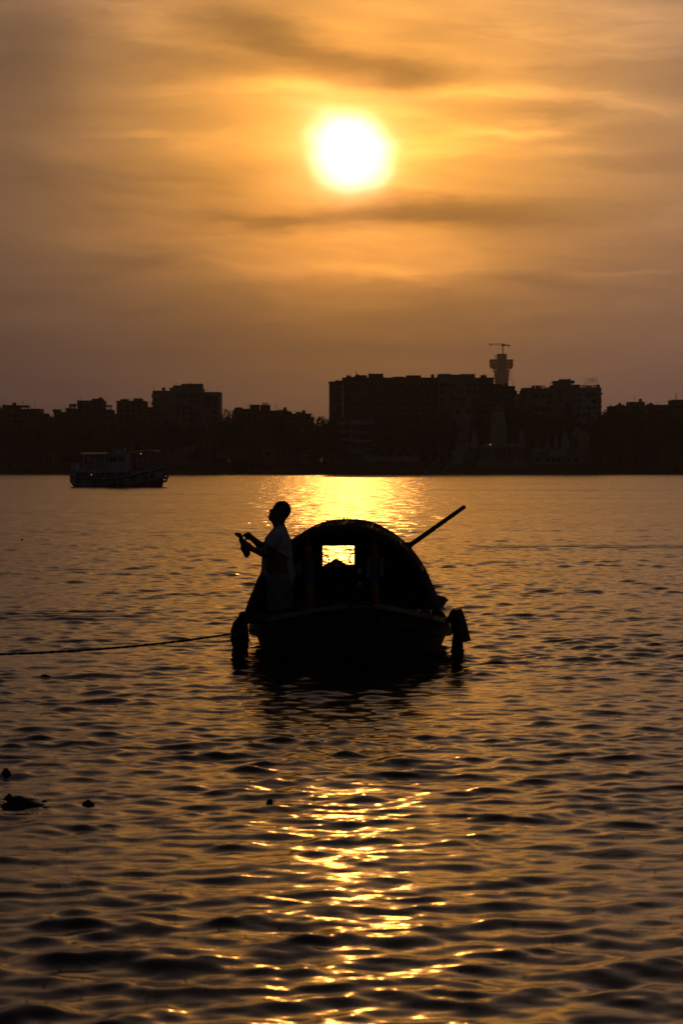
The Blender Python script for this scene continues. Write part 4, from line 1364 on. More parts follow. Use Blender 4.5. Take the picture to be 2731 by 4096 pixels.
hd.build('hood', M_hood, boat, smooth=True)
for j, y in enumerate((HF + 0.02, HF + 0.95, HF + 1.9, HF + 2.8, HB_ - 0.03)):
    MB().tube([arch(y, k / 30, 0.06 if 0 < j < 4 else -0.012) for k in range(31)], 0.026 if j else 0.034, 7).build('hoop', M_bamboo, boat, smooth=True)
for k, a in enumerate((0.16, 0.28, 0.40, 0.50, 0.60, 0.72, 0.84)):       # long battens lashed over the mat
    MB().tube([Vector(arch(y, a, -0.018)) for y in (HF - .06, HF + 1.2, HF + 2.4, HB_ + .08)], 0.016, 6).build('batten', M_bamboo, boat)
# loose thatch and mat ends along the crown, which break the outline
fz_ = MB()
for i in range(1100):
    y = rndh.uniform(HF, HB_)
    a = rndh.uniform(0.05, 0.95)
    p = Vector(arch(y, a, -0.004))
    nrm = (p - Vector((CX0, y, 0.6))).normalized()
    tdir = (Vector((rndh.gauss(0, .8), rndh.gauss(0, .6), rndh.gauss(0, .5))) + nrm * 0.35).normalized()
    s = tdir.orthogonal().normalized() * 0.008
    e = p + tdir * rndh.uniform(0.03, 0.13)
    fz_.raw([p - s, p + s, e], [(0, 1, 2)])
fo = fz_.build('loose_thatch', M_hood, boat)
fo['kind'] = 'stuff'
# torn eave corner on the right side
e0 = [Vector(arch(HB_ - 1.3, 0.955)), Vector(arch(HB_ - .3, 0.955)), Vector((1.60, HB_ - .5, .55)), Vector((1.585, HB_ - .9, .60)), Vector(arch(HB_ - .9, 1.0)), Vector((1.44, HB_ - 1.4, .42))]
MB().raw(e0 + [v + Vector((-.03, 0, .03)) for v in e0], [(0, 1, 2, 3), (0, 3, 5), (3, 2, 4), (3, 4, 5), (6, 9, 8, 7), (6, 11, 9), (9, 10, 8), (9, 11, 10), (0, 6, 7, 1), (1, 7, 8, 2), (0, 5, 11, 6), (5, 4, 10, 11), (4, 2, 8, 10)]).build('eave_flap', M_hood, boat)

# ---- back wall with a square opening; sizes from the photo at the back of the hood
YBK = HB_ - 0.12


def bx(px, py):
    return P(px, py, YBK)


wl = MB()
ol, orr, ot, ob_ = bx(1287, 2183).x, bx(1420, 2183).x, bx(1287, 2183).z, 0.50
NB = 24
for k in range(NB):
    a0, a1 = k / NB, (k + 1) / NB
    p0, p1 = Vector(arch(YBK, a0, 0.02)), Vector(arch(YBK, a1, 0.02))
    # vertical slices down to the gunwale, leaving the opening free
    xa, xb = sorted((p0.x, p1.x))
    cuts = sorted({xa, xb} | {c for c in (ol, orr) if xa < c < xb})
    for c0, c1 in zip(cuts, cuts[1:]):
        zt0 = p0.z + (p1.z - p0.z) * ((c0 - p0.x) / (p1.x - p0.x) if p1.x != p0.x else 0)
        zt1 = p0.z + (p1.z - p0.z) * ((c1 - p0.x) / (p1.x - p0.x) if p1.x != p0.x else 0)
        mid = (c0 + c1) / 2
        zlo = ot if ol < mid < orr else 0.2
        vs = [(c0, YBK, zlo), (c1, YBK, zlo), (c1, YBK, zt1), (c0, YBK, zt0)]
        wl.raw(vs + [(v[0], v[1] + .03, v[2]) for v in vs], [(0, 1, 2, 3), (7, 6, 5, 4), (0, 4, 5, 1), (2, 6, 7, 3), (1, 5, 6, 2), (3, 7, 4, 0)])
wl.build('back_wall', M_hood, boat)
zsill = bx(1287, 2264).z
MB().box(ol, orr, YBK + .004, YBK + .034, 0.2, zsill).build('sill_panel', M_wood, boat)
for px in (1284, 1423):
    x = bx(px, 2183).x
    MB().box(x - .025, x + .025, YBK - .05, YBK - .004, 0.2, ot + .06).build('door_post', M_bamboo, boat)
MB().box(ol - .06, orr + .06, YBK - .055, YBK - .008, ot + .0, ot + .055).build('lintel', M_bamboo, boat)
# two bent hoops in the opening
for pts in ([(1290, 2216), (1300, 2219), (1309, 2226), (1315, 2236), (1317, 2246)], [(1419, 2211), (1409, 2215), (1400, 2223), (1396, 2234), (1399, 2246), (1405, 2255)]):
    MB().tube([P(x, y, HB_ + .3) for x, y in pts], 0.011, 6).build('bent_rod', M_bamboo, boat)

# ---- coloured cloth bound posts at the front of the hood
for name_x, top, xb in ((1232, 2182, 1246), (1494, 2178, 1506)):
    ycol = HF + .12
    bandz = [2182, 2206, 2249, 2292, 2330, 2370, 2408, 2450, 2475]
    mats_ = [M_orange, M_redc, M_green, M_bluec, M_orange, M_redc, M_green, M_bluec]
    po = None
    a_, b_ = P(name_x, 2150, ycol), P(xb, 2478, ycol)
    po = MB().tube([a_, b_], 0.028, 8).build('post', M_bamboo, boat)
    for i in range(8):
        f0, f1 = (bandz[i] - 2150) / 328, (bandz[i + 1] - 2150) / 328
        p0, p1 = a_.lerp(b_, f0), a_.lerp(b_, f1)
        cb = MB()
        # a swathe of pleated cloth
        rings = []
        for j in range(4):
            p = p0.lerp(p1, j / 3)
            for k in range(12):
                an = 2 * PI * k / 12
                r = (0.060 if k % 2 else 0.048) * (1 + 0.06 * math.sin(i * 3 + j * 2 + k))
                rings.append((p.x + r * math.cos(an), p.y + r * 0.7 * math.sin(an), p.z + (.002 if j == 0 else -.002 if j == 3 else 0) * -1))
        cb.v = [tuple(r) for r in rings]
        for j in range(3):
            for k in range(12):
                cb.f.append((j * 12 + k, j * 12 + (k + 1) % 12, (j + 1) * 12 + (k + 1) % 12, (j + 1) * 12 + k))
        c_ = cb.build('cloth_band', mats_[i], po, smooth=True)
# pale sheets and cards hung inside
for (x0, x1, y0, y1) in ((1178, 1206, 2250, 2300), (1464, 1482, 2232, 2310), (1518, 1536, 2230, 2306)):
    p, q = P(x0, y0, HF + .5), P(x1, y1, HF + .5)
    MB().box(p.x, q.x, HF + .5, HF + .515, q.z, p.z).build('plastic_sheet', M_plast, boat, bevel=0.004)
for (x0, x1, y0, y1) in ((1430, 1445, 2271, 2295), (1430, 1446, 2328, 2341)):
    p, q = P(x0, y0, HF + .45), P(x1, y1, HF + .45)
    MB().box(p.x, q.x, HF + .45, HF + .46, q.z, p.z).build('hung_card', M_whitec, boat)
MB().box(-.60, .62, HF + 1.1, HF + 1.45, .52, .56).build('thwart', M_rail, boat)
MB().box(-.9, .95, HB_ - .6, HB_ - .25, .5, .55).build('thwart', M_rail, boat)
MB().bar((-1.30, HF - .02, .52), (1.36, HF - .02, .50), .07, .06).build('cross_beam', M_bamboo, boat)
MB().bar((-1.28, 32.75, .47), (1.56, 32.6, .50), .07, .06).build('cross_beam', M_bamboo, boat)

# bunting along the right front foot of the hood
bn = thing('bunting', P(1690, 2440, HF - .05), 'short string of small coloured pennants at the hood foot, right', 'bunting')
MB().tube([P(1628, 2436, HF - .06), P(1675, 2439, HF - .06), P(1738, 2436, HF - .06)], 0.006, 5).build('string', M_rope, bn)
for i, (px, m) in enumerate(((1640, M_whitec), (1657, M_green), (1674, M_whitec), (1689, M_redc), (1706, M_bluec), (1723, M_whitec))):
    a, b, c = P(px - 8, 2437, HF - .065), P(px + 8, 2437, HF - .065), P(px, 2466, HF - .09)
    t = Vector((0, .006, 0))
    MB().raw([a, b, c, a + t, b + t, c + t], [(0, 1, 2), (5, 4, 3), (0, 3, 4, 1), (1, 4, 5, 2), (2, 5, 3, 0)]).build('pennant', m, bn)

# cargo heap seen through the opening, on the stern deck
cg = MB()
rc = random.Random(4)
YC = HB_ + 1.2
prof = [(1276, 2266), (1292, 2262), (1306, 2254), (1322, 2246), (1336, 2238), (1344, 2235), (1354, 2238), (1368, 2246), (1384, 2256), (1400, 2258), (1425, 2262)]
for (px, py) in prof:
    p = P(px, py, YC)
    for dy_, dz_ in ((-.45, -.25), (-.2, -.02), (0, 0), (.3, -.03), (.5, -.25)):
        cg.v.append((p.x, YC + dy_, p.z + dz_ if dz_ > -.2 else 0.40))
for i in range(len(prof) - 1):
    for k in range(4):
        a = i * 5 + k
        cg.f.append((a, a + 5, a + 6, a + 1))
cgo = cg.build('cargo_heap', M_hood, None, smooth=True)
tag(cgo, 'dark peaked heap of cargo seen through the square cabin opening', 'cargo')

# roof plank and long steering pole
pk = MB().bar(P(1396, 2098, HF + 1.6), P(1471, 2089, HF + 1.4), .13, .045)
tag(pk.build('roof_plank', M_rail, None, bevel=0.006), 'short pale edged plank lying on top of the mat hood', 'plank')
ro = thing('steering_pole', P(1395, 2354, 38.2), 'long bamboo pole slanting up to the right over the hood', 'pole')
pa, pb = P(1395, 2354, 38.2), P(1858, 2026, 37.4)
MB().tube([pa.lerp(pb, f) for f in (0, .2, .4, .6, .8, 1.0)], [.044, .043, .042, .039, .036, .032], 10).build('shaft', M_bamboo, ro, smooth=True)
for f in (.32, .52, .73, .90):
    c = pa.lerp(pb, f)
    dd = (pb - pa).normalized()
    MB().tube([c - dd * .02, c + dd * .02], .049 - f * .014, 10).build('node', M_bamboo, ro, smooth=True)
MB().sphere(P(1630, 2187, 37.75), .07, 10, 8, jit=.15, rnd=rc).build('lashing', M_rope, ro)

# log lashed along the left gunwale with rope wraps, and the hanging rope fenders
lg = thing('gunwale_log', P(1000, 2462, 32.3), 'thin log lashed with rope along the left gunwale', 'log')
la, lb_ = P(962, 2466, 32.35), P(1088, 2486, 32.1)
MB().tube([la, la.lerp(lb_, .5) + Vector((0, 0, .02)), lb_], [.05, .045, .04], 9).build('log_shaft', M_bamboo, lg, smooth=True)
for f in (.08, .20, .30, .44, .58, .66, .8):
    c = la.lerp(lb_, f) + Vector((0, 0, .012))
    dd = (lb_ - la).normalized()
    MB().tube([c - dd * .035, c, c + dd * .035], [.058, .070, .058], 9, .08, rc).build('rope_wrap', M_rope, lg, smooth=True)


def fender(label, strands, Y, seed):
    r = random.Random(seed)
    p0 = P(strands[0][0][0][0], strands[0][0][0][1], Y)
    root = thing('rope_fender', p0, label, 'fender', 'rope fenders hanging from the boat')
    for pts, rad in strands:
        q = []
        dy_ = r.uniform(-.08, .08)
        for (x, y) in pts:
            q.append(P(x, y, Y) + Vector((0, dy_, 0)))
        # resample with a twist
        fine = []
        for a, b in zip(q, q[1:]):
            for i in range(7):
                fine.append(a.lerp(b, i / 7))
        fine.append(q[-1])
        for sub in range(3):
            w_ = [p + Vector((math.sin(i * .9 + sub * 2.1 + seed) * rad * .55 + r.uniform(-.2, .2) * rad, math.cos(i * .9 + sub * 2.1) * rad * .5, 0)) for i, p in enumerate(fine)]
            rs = [rad * .46 * (1 + r.uniform(-.28, .28)) for i in range(len(fine))]
            MB().tube(w_, rs, 7, .14, r).build('strand', M_rope, root, smooth=True)
    fr_ = MB()
    for i in range(260):
        pts, rad = r.choice(strands)
        k = r.randrange(len(pts) - 1)
        a = P(*pts[k], Y).lerp(P(*pts[k + 1], Y), r.random()) + Vector((r.uniform(-1.2, 1.2) * rad, r.uniform(-.05, .05), 0))
        e = a + Vector((r.uniform(-.07, .07), r.uniform(-.03, .03), -r.uniform(.03, .14)))
        fr_.raw([a + Vector((-.007, 0, 0)), a + Vector((.007, 0, 0)), e], [(0, 1, 2)])
    fo_ = fr_.build('frayed_fibre', M_rope, root)
    fo_['kind'] = 'stuff'
    return root


fender('thick tangled rope fender hanging into the water at left of the bow', [
    ([(962, 2470), (946, 2488), (937, 2512), (936, 2540), (939, 2570), (942, 2605), (940, 2650)], .042),
    ([(968, 2476), (958, 2500), (953, 2530), (956, 2570), (955, 2610), (952, 2652)], .036),
    ([(975, 2478), (972, 2520), (974, 2548)], .045), ([(974, 2548), (970, 2575), (975, 2600)], .036),
    ([(975, 2480), (984, 2510), (986, 2540), (982, 2575), (979, 2598)], .040),
    ([(972, 2595), (966, 2620), (972, 2655)], .04),
    ([(985, 2600), (989, 2618), (987, 2652)], .008), ([(937, 2630), (931, 2642), (930, 2652)], .030)], 32.0, 3)
fender('thick frayed rope fender hanging into the water at right of the bow', [
    ([(1800, 2472), (1815, 2450), (1824, 2440), (1834, 2444), (1838, 2462)], .050),
    ([(1815, 2462), (1822, 2500), (1825, 2540), (1822, 2590), (1820, 2640), (1824, 2662)], .058),
    ([(1830, 2456), (1838, 2500), (1836, 2545), (1834, 2590), (1836, 2640)], .052),
    ([(1838, 2570), (1844, 2600), (1846, 2620), (1838, 2645)], .034),
    ([(1812, 2620), (1808, 2640), (1810, 2664)], .026), ([(1795, 2482), (1812, 2478), (1826, 2468)], .060)], 32.0, 9)
lgf = MB().tube([P(1830, 2436, 31.85), P(1846, 2490, 31.85), P(1862, 2566, 31.85)], [.050, .062, .072], 12)
tag(lgf.build('log_fender', M_bamboo, None, smooth=False), 'short stout log hanging aslant beside the right rope fender', 'log')

# mooring rope running off to the left, drooping towards the near shore
mrp = [P(1395, 2462, 30.6), P(1290, 2476, 30.2), P(1117, 2500, 29.6), P(932, 2535, 28.8), P(640, 2574, 27.8), P(330, 2601, 27.0), P(0, 2617, 26.2), P(-400, 2622, 25.2), P(-900, 2660, 24.0), P(-1500, 2790, 23.0), P(-1900, 2960, 22.4)]
fine = []
for i in range(len(mrp) - 1):
    p_1, p0_, p1_, p2_ = mrp[max(i - 1, 0)], mrp[i], mrp[i + 1], mrp[min(i + 2, len(mrp) - 1)]
    for j in range(24):
        t = j / 24
        fine.append(0.5 * ((2 * p0_) + (p1_ - p_1) * t + (2 * p_1 - 5 * p0_ + 4 * p1_ - p2_) * t * t + (3 * p0_ - p_1 - 3 * p1_ + p2_) * t ** 3))
rr_ = random.Random(2)
tag(MB().tube(fine, [.0135 * (1 + .16 * math.sin(i * 2.2)) for i in range(len(fine))], 7, .15, rr_).build('mooring_rope', M_rope, None, smooth=True), 'thin mooring rope running from the bow to the left edge', 'rope')
# coil of rope on the bow deck
cl_ = MB()
for k in range(3):
    cl_.torus((.05, 31.35, .50 + k * .045), .17 - .02 * k, .022, 'z', 20, 6)
tag(cl_.build('rope_coil', M_rope, None, smooth=True), 'small coil of rope lying on the bow deck', 'rope')

# ---------------------------------------------------------------- the boatman
def surface_nets(sdf, lo, hi, h):
    nx, ny, nz = [int(math.ceil((b - a) / h)) + 1 for a, b in zip(lo, hi)]
    xs = lo[0] + np.arange(nx) * h
    ys = lo[1] + np.arange(ny) * h
    zs = lo[2] + np.arange(nz) * h
    X, Y, Z = np.meshgrid(xs, ys, zs, indexing='ij')
    D = sdf(X.astype(np.float32), Y.astype(np.float32), Z.astype(np.float32))
    ins = D < 0
    c = np.zeros((nx - 1, ny - 1, nz - 1), np.int8)
    for i in (0, 1):
        for j in (0, 1):
            for k in (0, 1):
                c += ins[i:nx - 1 + i, j:ny - 1 + j, k:nz - 1 + k]
    act = (c > 0) & (c < 8)
    idx = -np.ones(act.shape, np.int64)
    idx[act] = np.arange(act.sum())
    ci, cj, ck = np.nonzero(act)
    acc = np.zeros((len(ci), 3))
    cnt = np.zeros(len(ci))
    corners = [(i, j, k) for i in (0, 1) for j in (0, 1) for k in (0, 1)]
    for a in corners:
        for b in corners:
            if a < b and sum(abs(p - q) for p, q in zip(a, b)) == 1:
                da = D[ci + a[0], cj + a[1], ck + a[2]]
                db = D[ci + b[0], cj + b[1], ck + b[2]]
                cr = (da < 0) != (db < 0)
                t = np.where(cr, da / np.where(cr, da - db, 1), 0)
                for ax in range(3):
                    acc[:, ax] += np.where(cr, a[ax] + t * (b[ax] - a[ax]), 0)
                cnt += cr
    v = acc / cnt[:, None] + np.stack([ci, cj, ck], -1)
    v = v * h + np.array(lo)
    quads = []
    for ax in range(3):
        e = [0, 0, 0]
        e[ax] = 1
        A = ins[:nx - e[0], :ny - e[1], :nz - e[2]]
        B = ins[e[0]:, e[1]:, e[2]:]
        i, j, k = np.nonzero(A != B)
        o1, o2 = [(1, 2), (2, 0), (0, 1)][ax]
        p = np.stack([i, j, k], -1)
        ok = np.ones(len(p), bool)
        for o in (o1, o2):
            ok &= (p[:, o] > 0) & (p[:, o] < (nx, ny, nz)[o] - 1)
        p = p[ok]
        flip = A[p[:, 0], p[:, 1], p[:, 2]]

        def cell(d1, d2):
            q = p.copy()
            q[:, o1] -= d1
            q[:, o2] -= d2
            return idx[q[:, 0], q[:, 1], q[:, 2]]
        a_, b_, c_, d_ = cell(1, 1), cell(0, 1), cell(0, 0), cell(1, 0)
        q = np.stack([a_, b_, c_, d_], -1)
        q[~flip] = q[~flip][:, ::-1]
        quads.append(q)
    return v, np.concatenate(quads)


MY = 32.4
MPX = FPX / MY * 4.612        # zoomed-photo pixels per metre


def mpt(zx, zy, y=0.0):
    return np.array([(zx - 900) / MPX, y, (2550 - zy) / MPX])


def cone(X, Y, Z, a, b, ra, rb, sy=1.0):
    """rounded cone; sy > 1 widens it sideways"""
    a, b = np.asarray(a, float), np.asarray(b, float)
    d_ = b - a
    L2 = (d_ ** 2).sum() + 1e-9
    px, py, pz = X - a[0], (Y - a[1]), Z - a[2]
    t = np.clip((px * d_[0] + py * d_[1] + pz * d_[2]) / L2, 0, 1)
    return np.sqrt((px - t * d_[0]) ** 2 + ((py - t * d_[1]) / sy) ** 2 + (pz - t * d_[2]) ** 2) - (ra + (rb - ra) * t)


def ell(X, Y, Z, c, r):
    k0 = np.sqrt(((X - c[0]) / r[0]) ** 2 + ((Y - c[1]) / r[1]) ** 2 + ((Z - c[2]) / r[2]) ** 2)
    return (k0 - 1) * min(r)


def smin(a, b, k):
    h = np.clip(0.5 + 0.5 * (b - a) / k, 0, 1)
    return b + (a - b) * h - k * h * (1 - h)


R_ = 1.0 / MPX
NEAR_SH, FAR_SH = mpt(862, 742, -.185), mpt(838, 742, .185)
NEAR_EL, FAR_EL = mpt(668, 1075, -.235), mpt(598, 985, .20)
NEAR_WR, FAR_WR = mpt(430, 1000, -.085), mpt(405, 800, .075)
HIPZ = 1560


def torso(X, Y, Z):
    ch = [(925, 640, 112, 1.3), (908, 760, 168, 1.2), (897, 900, 226, .98), (872, 1120, 272, .82), (868, 1330, 276, .82), (915, 1500, 258, .86), (940, 1600, 228, .95)]
    dd = None
    for (x0, y0, r0, s0_), (x1, y1, r1, s1) in zip(ch, ch[1:]):
        q = cone(X, Y, Z, mpt(x0, y0), mpt(x1, y1), r0 * R_, r1 * R_, (s0_ + s1) / 2)
        dd = q if dd is None else smin(dd, q, .03)
    return dd


def upper_arms(X, Y, Z, grow=0.0, frac=1.0):
    dd = None
    for sh, el in ((NEAR_SH, NEAR_EL), (FAR_SH, FAR_EL)):
        e = sh + (el - sh) * frac
        q = cone(X, Y, Z, sh, e, .062 + grow, .048 + grow)
        dd = q if dd is None else np.minimum(dd, q)
    return dd


def leg_pts(sx, sy):
    return mpt(930 + sx, 1600, sy), mpt(905 + sx, 2040, sy), mpt(925 + sx, 2460, sy), mpt(880 + sx, 2525, sy), mpt(760 + sx, 2530, sy)


LEGS = (leg_pts(-60, -.105), leg_pts(70, .105))


def fingers(X, Y, Z, wr, palm, dirs, rad=.0125):
    """palm block and five bent fingers; dirs = list of (root, knuckle, tip)"""
    dd = cone(X, Y, Z, wr, palm, .036, .050, 0.6)
    for (a, b, c) in dirs:
        q = np.minimum(cone(X, Y, Z, a, b, rad * 1.08, rad), cone(X, Y, Z, b, c, rad, rad * .82))
        dd = smin(dd, q, .008)
    return dd


def body(X, Y, Z):
    d_ = torso(X, Y, Z) + .012
    # neck and head, tilted back
    d_ = smin(d_, cone(X, Y, Z, mpt(912, 640), mpt(915, 470), 100 * R_, 96 * R_), .03)
    hd_ = ell(X, Y, Z, mpt(968, 285), (146 * R_, 118 * R_, 166 * R_))
    hd_ = smin(hd_, cone(X, Y, Z, mpt(905, 300), mpt(830, 345), 118 * R_, 88 * R_, .95), .03)
    hd_ = smin(hd_, cone(X, Y, Z, mpt(950, 420), mpt(775, 420), 80 * R_, 56 * R_, 1.1), .03)
    hd_ = smin(hd_, cone(X, Y, Z, mpt(800, 445), mpt(890, 580), 58 * R_, 84 * R_), .03)
    hd_ = smin(hd_, ell(X, Y, Z, mpt(748, 418), (44 * R_, 40 * R_, 40 * R_)), .02)        # chin
    hd_ = smin(hd_, cone(X, Y, Z, mpt(835, 215), mpt(822, 250), 34 * R_, 30 * R_, 1.9), .02)   # brow
    hd_ = smin(hd_, cone(X, Y, Z, mpt(800, 262), mpt(752, 292), 17 * R_, 24 * R_), .012)  # nose
    hd_ = smin(hd_, ell(X, Y, Z, mpt(736, 290), (17 * R_, 20 * R_, 17 * R_)), .01)
    for y_ in (-.018, .018):
        hd_ = smin(hd_, ell(X, Y, Z, mpt(766, 302, y_), (18 * R_, 13 * R_, 14 * R_)), .008)
    hd_ = smin(hd_, ell(X, Y, Z, mpt(733, 343), (22 * R_, 30 * R_, 13 * R_)), .008)       # upper lip
    hd_ = smin(hd_, ell(X, Y, Z, mpt(732, 374), (22 * R_, 28 * R_, 13 * R_)), .008)       # lower lip
    for y_ in (-.034, .034):
        hd_ = np.maximum(hd_, -ell(X, Y, Z, mpt(798, 268, y_), (22 * R_, 20 * R_, 16 * R_)))  # eye sockets
        hd_ = np.minimum(hd_, ell(X, Y, Z, mpt(816, 268, y_ * .95), (20 * R_, 18 * R_, 15 * R_)))  # eyes
    for y_ in (-.086, .086):
        hd_ = smin(hd_, ell(X, Y, Z, mpt(955, 322, y_), (34 * R_, 12 * R_, 46 * R_)), .006)   # ears
    d_ = smin(d_, hd_, .025)
    # arms
    d_ = smin(d_, upper_arms(X, Y, Z), .035)
    for el, wr in ((NEAR_EL, NEAR_WR), (FAR_EL, FAR_WR)):
        mid = el + (wr - el) * .3
        d_ = smin(d_, smin(cone(X, Y, Z, el, mid, .056, .053), cone(X, Y, Z, mid, wr, .053, .037), .01), .015)
    # near (left) hand closed round the lower end of the cloth
    ph = mpt(352, 960, -.05)
    fs = []
    for k, (zy, L) in enumerate(((905, .94), (938, 1.0), (972, .96), (1004, .82))):
        fs.append((mpt(345, zy + 6, -.055), mpt(345 - 62 * L, zy + 2, -.045), mpt(345 - 66 * L, zy + 6, .0)))
    fs.append((mpt(395, 935, -.045), mpt(375, 905, -.01), mpt(330, 890, .02)))
    d_ = smin(d_, fingers(X, Y, Z, NEAR_WR, ph, fs), .012)
    # far (right) hand arched over the upper end, fingers curling down
    ph = mpt(335, 755, .05)
    fs = []
    for k, (y_, L) in enumerate(((.085, .92), (.062, 1.0), (.040, .97), (.018, .84))):
        fs.append((mpt(330, 742, y_), mpt(330 - 66 * L, 724 + 3 * k, y_ * .9), mpt(330 - 88 * L, 752 + 3 * k, y_ * .7)))
    fs.append((mpt(365, 790, .02), mpt(325, 815, -.005), mpt(285, 812, -.01)))
    d_ = smin(d_, fingers(X, Y, Z, FAR_WR, ph, fs), .012)
    # legs and bare feet
    for hip, kn, an, he, toe in LEGS:
        q = smin(cone(X, Y, Z, hip, kn, .10, .062), cone(X, Y, Z, kn, kn + (an - kn) * .3, .060, .058), .02)
        q = smin(q, cone(X, Y, Z, kn + (an - kn) * .3, an, .058, .036), .02)
        q = smin(q, cone(X, Y, Z, he, toe, .036, .022, 1.25), .02)
        for t_ in range(5):
            y_ = toe[1] + (t_ - 2) * .017
            q = smin(q, cone(X, Y, Z, toe + np.array([0, y_ - toe[1], 0]), toe + np.array([-.035 + abs(t_ - 1) * .006, y_ - toe[1], -.004]), .011, .009), .006)
        d_ = smin(d_, q, .03)
    return d_


def shirt(X, Y, Z):
    fold = .006 * np.sin(Z * 38 + X * 16 + Y * 9) + .004 * np.sin(Z * 21 - X * 40)
    d_ = torso(X, Y, Z) - .006 - fold * np.clip((1.2 - Z) * 2, .15, 1)
    d_ = smin(d_, upper_arms(X, Y, Z, .026, .52), .045)
    hem = (2550 - 1500) / MPX - (X * .22)
    d_ = np.maximum(d_, hem - .04 - Z)
    # flared tail behind
    d_ = smin(d_, np.maximum(cone(X, Y, Z, mpt(965, 1330), mpt(1010, 1460), 190 * R_, 190 * R_, 1.1), hem - .04 - Z), .03)
    neck = cone(X, Y, Z, mpt(885, 560), mpt(925, 520), 100 * R_, 90 * R_)
    d_ = np.maximum(d_, -(neck + .004))
    d_ = np.maximum(d_, Z - (2550 - 535) / MPX)
    # open sleeves
    for sh, el in ((NEAR_SH, NEAR_EL), (FAR_SH, FAR_EL)):
        ax = (el - sh) / np.linalg.norm(el - sh)
        c = sh + (el - sh) * .60
        d_ = np.where((np.abs(Y) > .11), np.maximum(d_, (X - c[0]) * ax[0] + (Y - c[1]) * ax[1] + (Z - c[2]) * ax[2]), d_)
    return d_


def shorts(X, Y, Z):
    fold = .005 * np.sin(Z * 17 + Y * 30 + X * 24)
    d_ = cone(X, Y, Z, mpt(915, 1480), mpt(940, 1640), 236 * R_, 228 * R_, .95)
    for hip, kn, an, he, toe in LEGS:
        lo_ = kn + (an - kn) * .32
        d_ = smin(d_, cone(X, Y, Z, hip + np.array([0, 0, .02]), lo_, .125, .112, 1.0), .06)
    d_ = d_ - fold
    d_ = np.maximum(d_, (2550 - 2115) / MPX + X * .05 - Z)
    d_ = np.maximum(d_, Z - (2550 - 1450) / MPX)
    return d_


def hair(X, Y, Z):
    d_ = ell(X, Y, Z, mpt(972, 278), (153 * R_, 124 * R_, 172 * R_)) - .003 * np.sin(X * 160) * np.sin(Z * 170) * np.sin(Y * 150)
    d_ = smin(d_, ell(X, Y, Z, mpt(893, 205), (66 * R_, 88 * R_, 76 * R_)), .02)
    # hairline: from the forehead over the ear to the nape
    line = (Z - mpt(0, 262)[2]) - (-(X - mpt(835, 0)[0])) * 1.1
    nape = Z - mpt(0, 440)[2]
    cut = np.where(X > mpt(985, 0)[0], nape, np.minimum(line, 9))
    ear = np.sqrt((X - mpt(950, 0)[0]) ** 2 + (Z - mpt(0, 340)[2]) ** 2) - .042
    d_ = np.maximum(d_, -cut * .6)
    d_ = np.maximum(d_, np.where(np.abs(Y) > .06, -ear, -9))
    return d_


M_skin = mat('skin', (0.17, 0.09, 0.055), 0.55, 0.4, var=0.12, scale=6)
M_shirt = mat('pale_pink_shirt', (0.52, 0.40, 0.46), 0.85, 0.2, var=0.10, scale=9)
M_shorts = mat('grey_shorts', (0.17, 0.175, 0.17), 0.85, 0.2, var=0.15, scale=9)
M_hair = mat('black_hair', (0.012, 0.010, 0.010), 0.5, 0.4, var=0.2, scale=30)
M_rag = mat('wrung_cloth', (0.10, 0.07, 0.06), 0.85, 0.2, var=0.3, scale=14)
man = thing('person', (XW(920 + 900 / 4.612, MY), MY, ZW(1980 + 2550 / 4.612, MY)), 'man in pale shirt and long shorts wringing a cloth, face raised', 'person')


def sdf_obj(name, fn, lo, hi, h, m, parent):
    v, q = surface_nets(fn, lo, hi, h)
    me = bpy.data.meshes.new(name)
    me.from_pydata(v.tolist(), [], q.tolist())
    me.polygons.foreach_set('use_smooth', [True] * len(me.polygons))
    me.materials.append(m)
    o = bpy.data.objects.new(name, me)
    COL.objects.link(o)
    o.parent = parent
    return o


sdf_obj('body', body, (-.52, -.33, -.02), (.30, .33, 1.80), .0085, M_skin, man)
sdf_obj('shirt', shirt, (-.34, -.36, .60), (.36, .36, 1.52), .0105, M_shirt, man)
sdf_obj('shorts', shorts, (-.34, -.34, .22), (.36, .34, .86), .0115, M_shorts, man)
sdf_obj('hair', hair, (-.14, -.13, 1.40), (.19, .13, 1.80), .0085, M_hair, man)


def rag(X, Y, Z):
    ch = [(118, 725, 22), (160, 745, 34), (195, 770, 30), (205, 820, 30), (245, 870, 44), (285, 940, 72), (290, 990, 66), (300, 1040, 48), (310, 1085, 46), (318, 1110, 38)]
    d_ = None
    for (x0, y0, r0), (x1, y1, r1) in zip(ch, ch[1:]):
        q = cone(X, Y, Z, mpt(x0, y0, .0), mpt(x1, y1, -.01), r0 * 1.3 * R_, r1 * 1.22 * R_, .8)
        d_ = q if d_ is None else smin(d_, q, .012)
    tw_ = .006 * np.sin(np.arctan2(Y, X - mpt(270, 0)[0]) * 3 + Z * 60)
    d_ = smin(d_, cone(X, Y, Z, mpt(350, 900, .02), mpt(392, 935, .03), 30 * R_, 14 * R_, .5), .01)
    return d_ - tw_


cloth = sdf_obj('wrung_cloth', rag, (-.62, -.09, 1.0), (-.34, .09, 1.38), .0075, M_rag, None)
cloth.location = man.location
tag(cloth, 'dark twisted cloth gripped in the hands of the standing man', 'cloth')

# ---------------------------------------------------------------- things afloat
M_weed = mat('river_weed', (0.025, 0.03, 0.015), 0.8, 0.2, var=0.4, scale=20)
M_husk = mat('coconut_husk', (0.05, 0.03, 0.02), 0.85, 0.2, var=0.3, scale=20)


def on_water(px, py):
    Y = CAM_H * FPX / (py - HOR)
    return XW(px, Y), Y


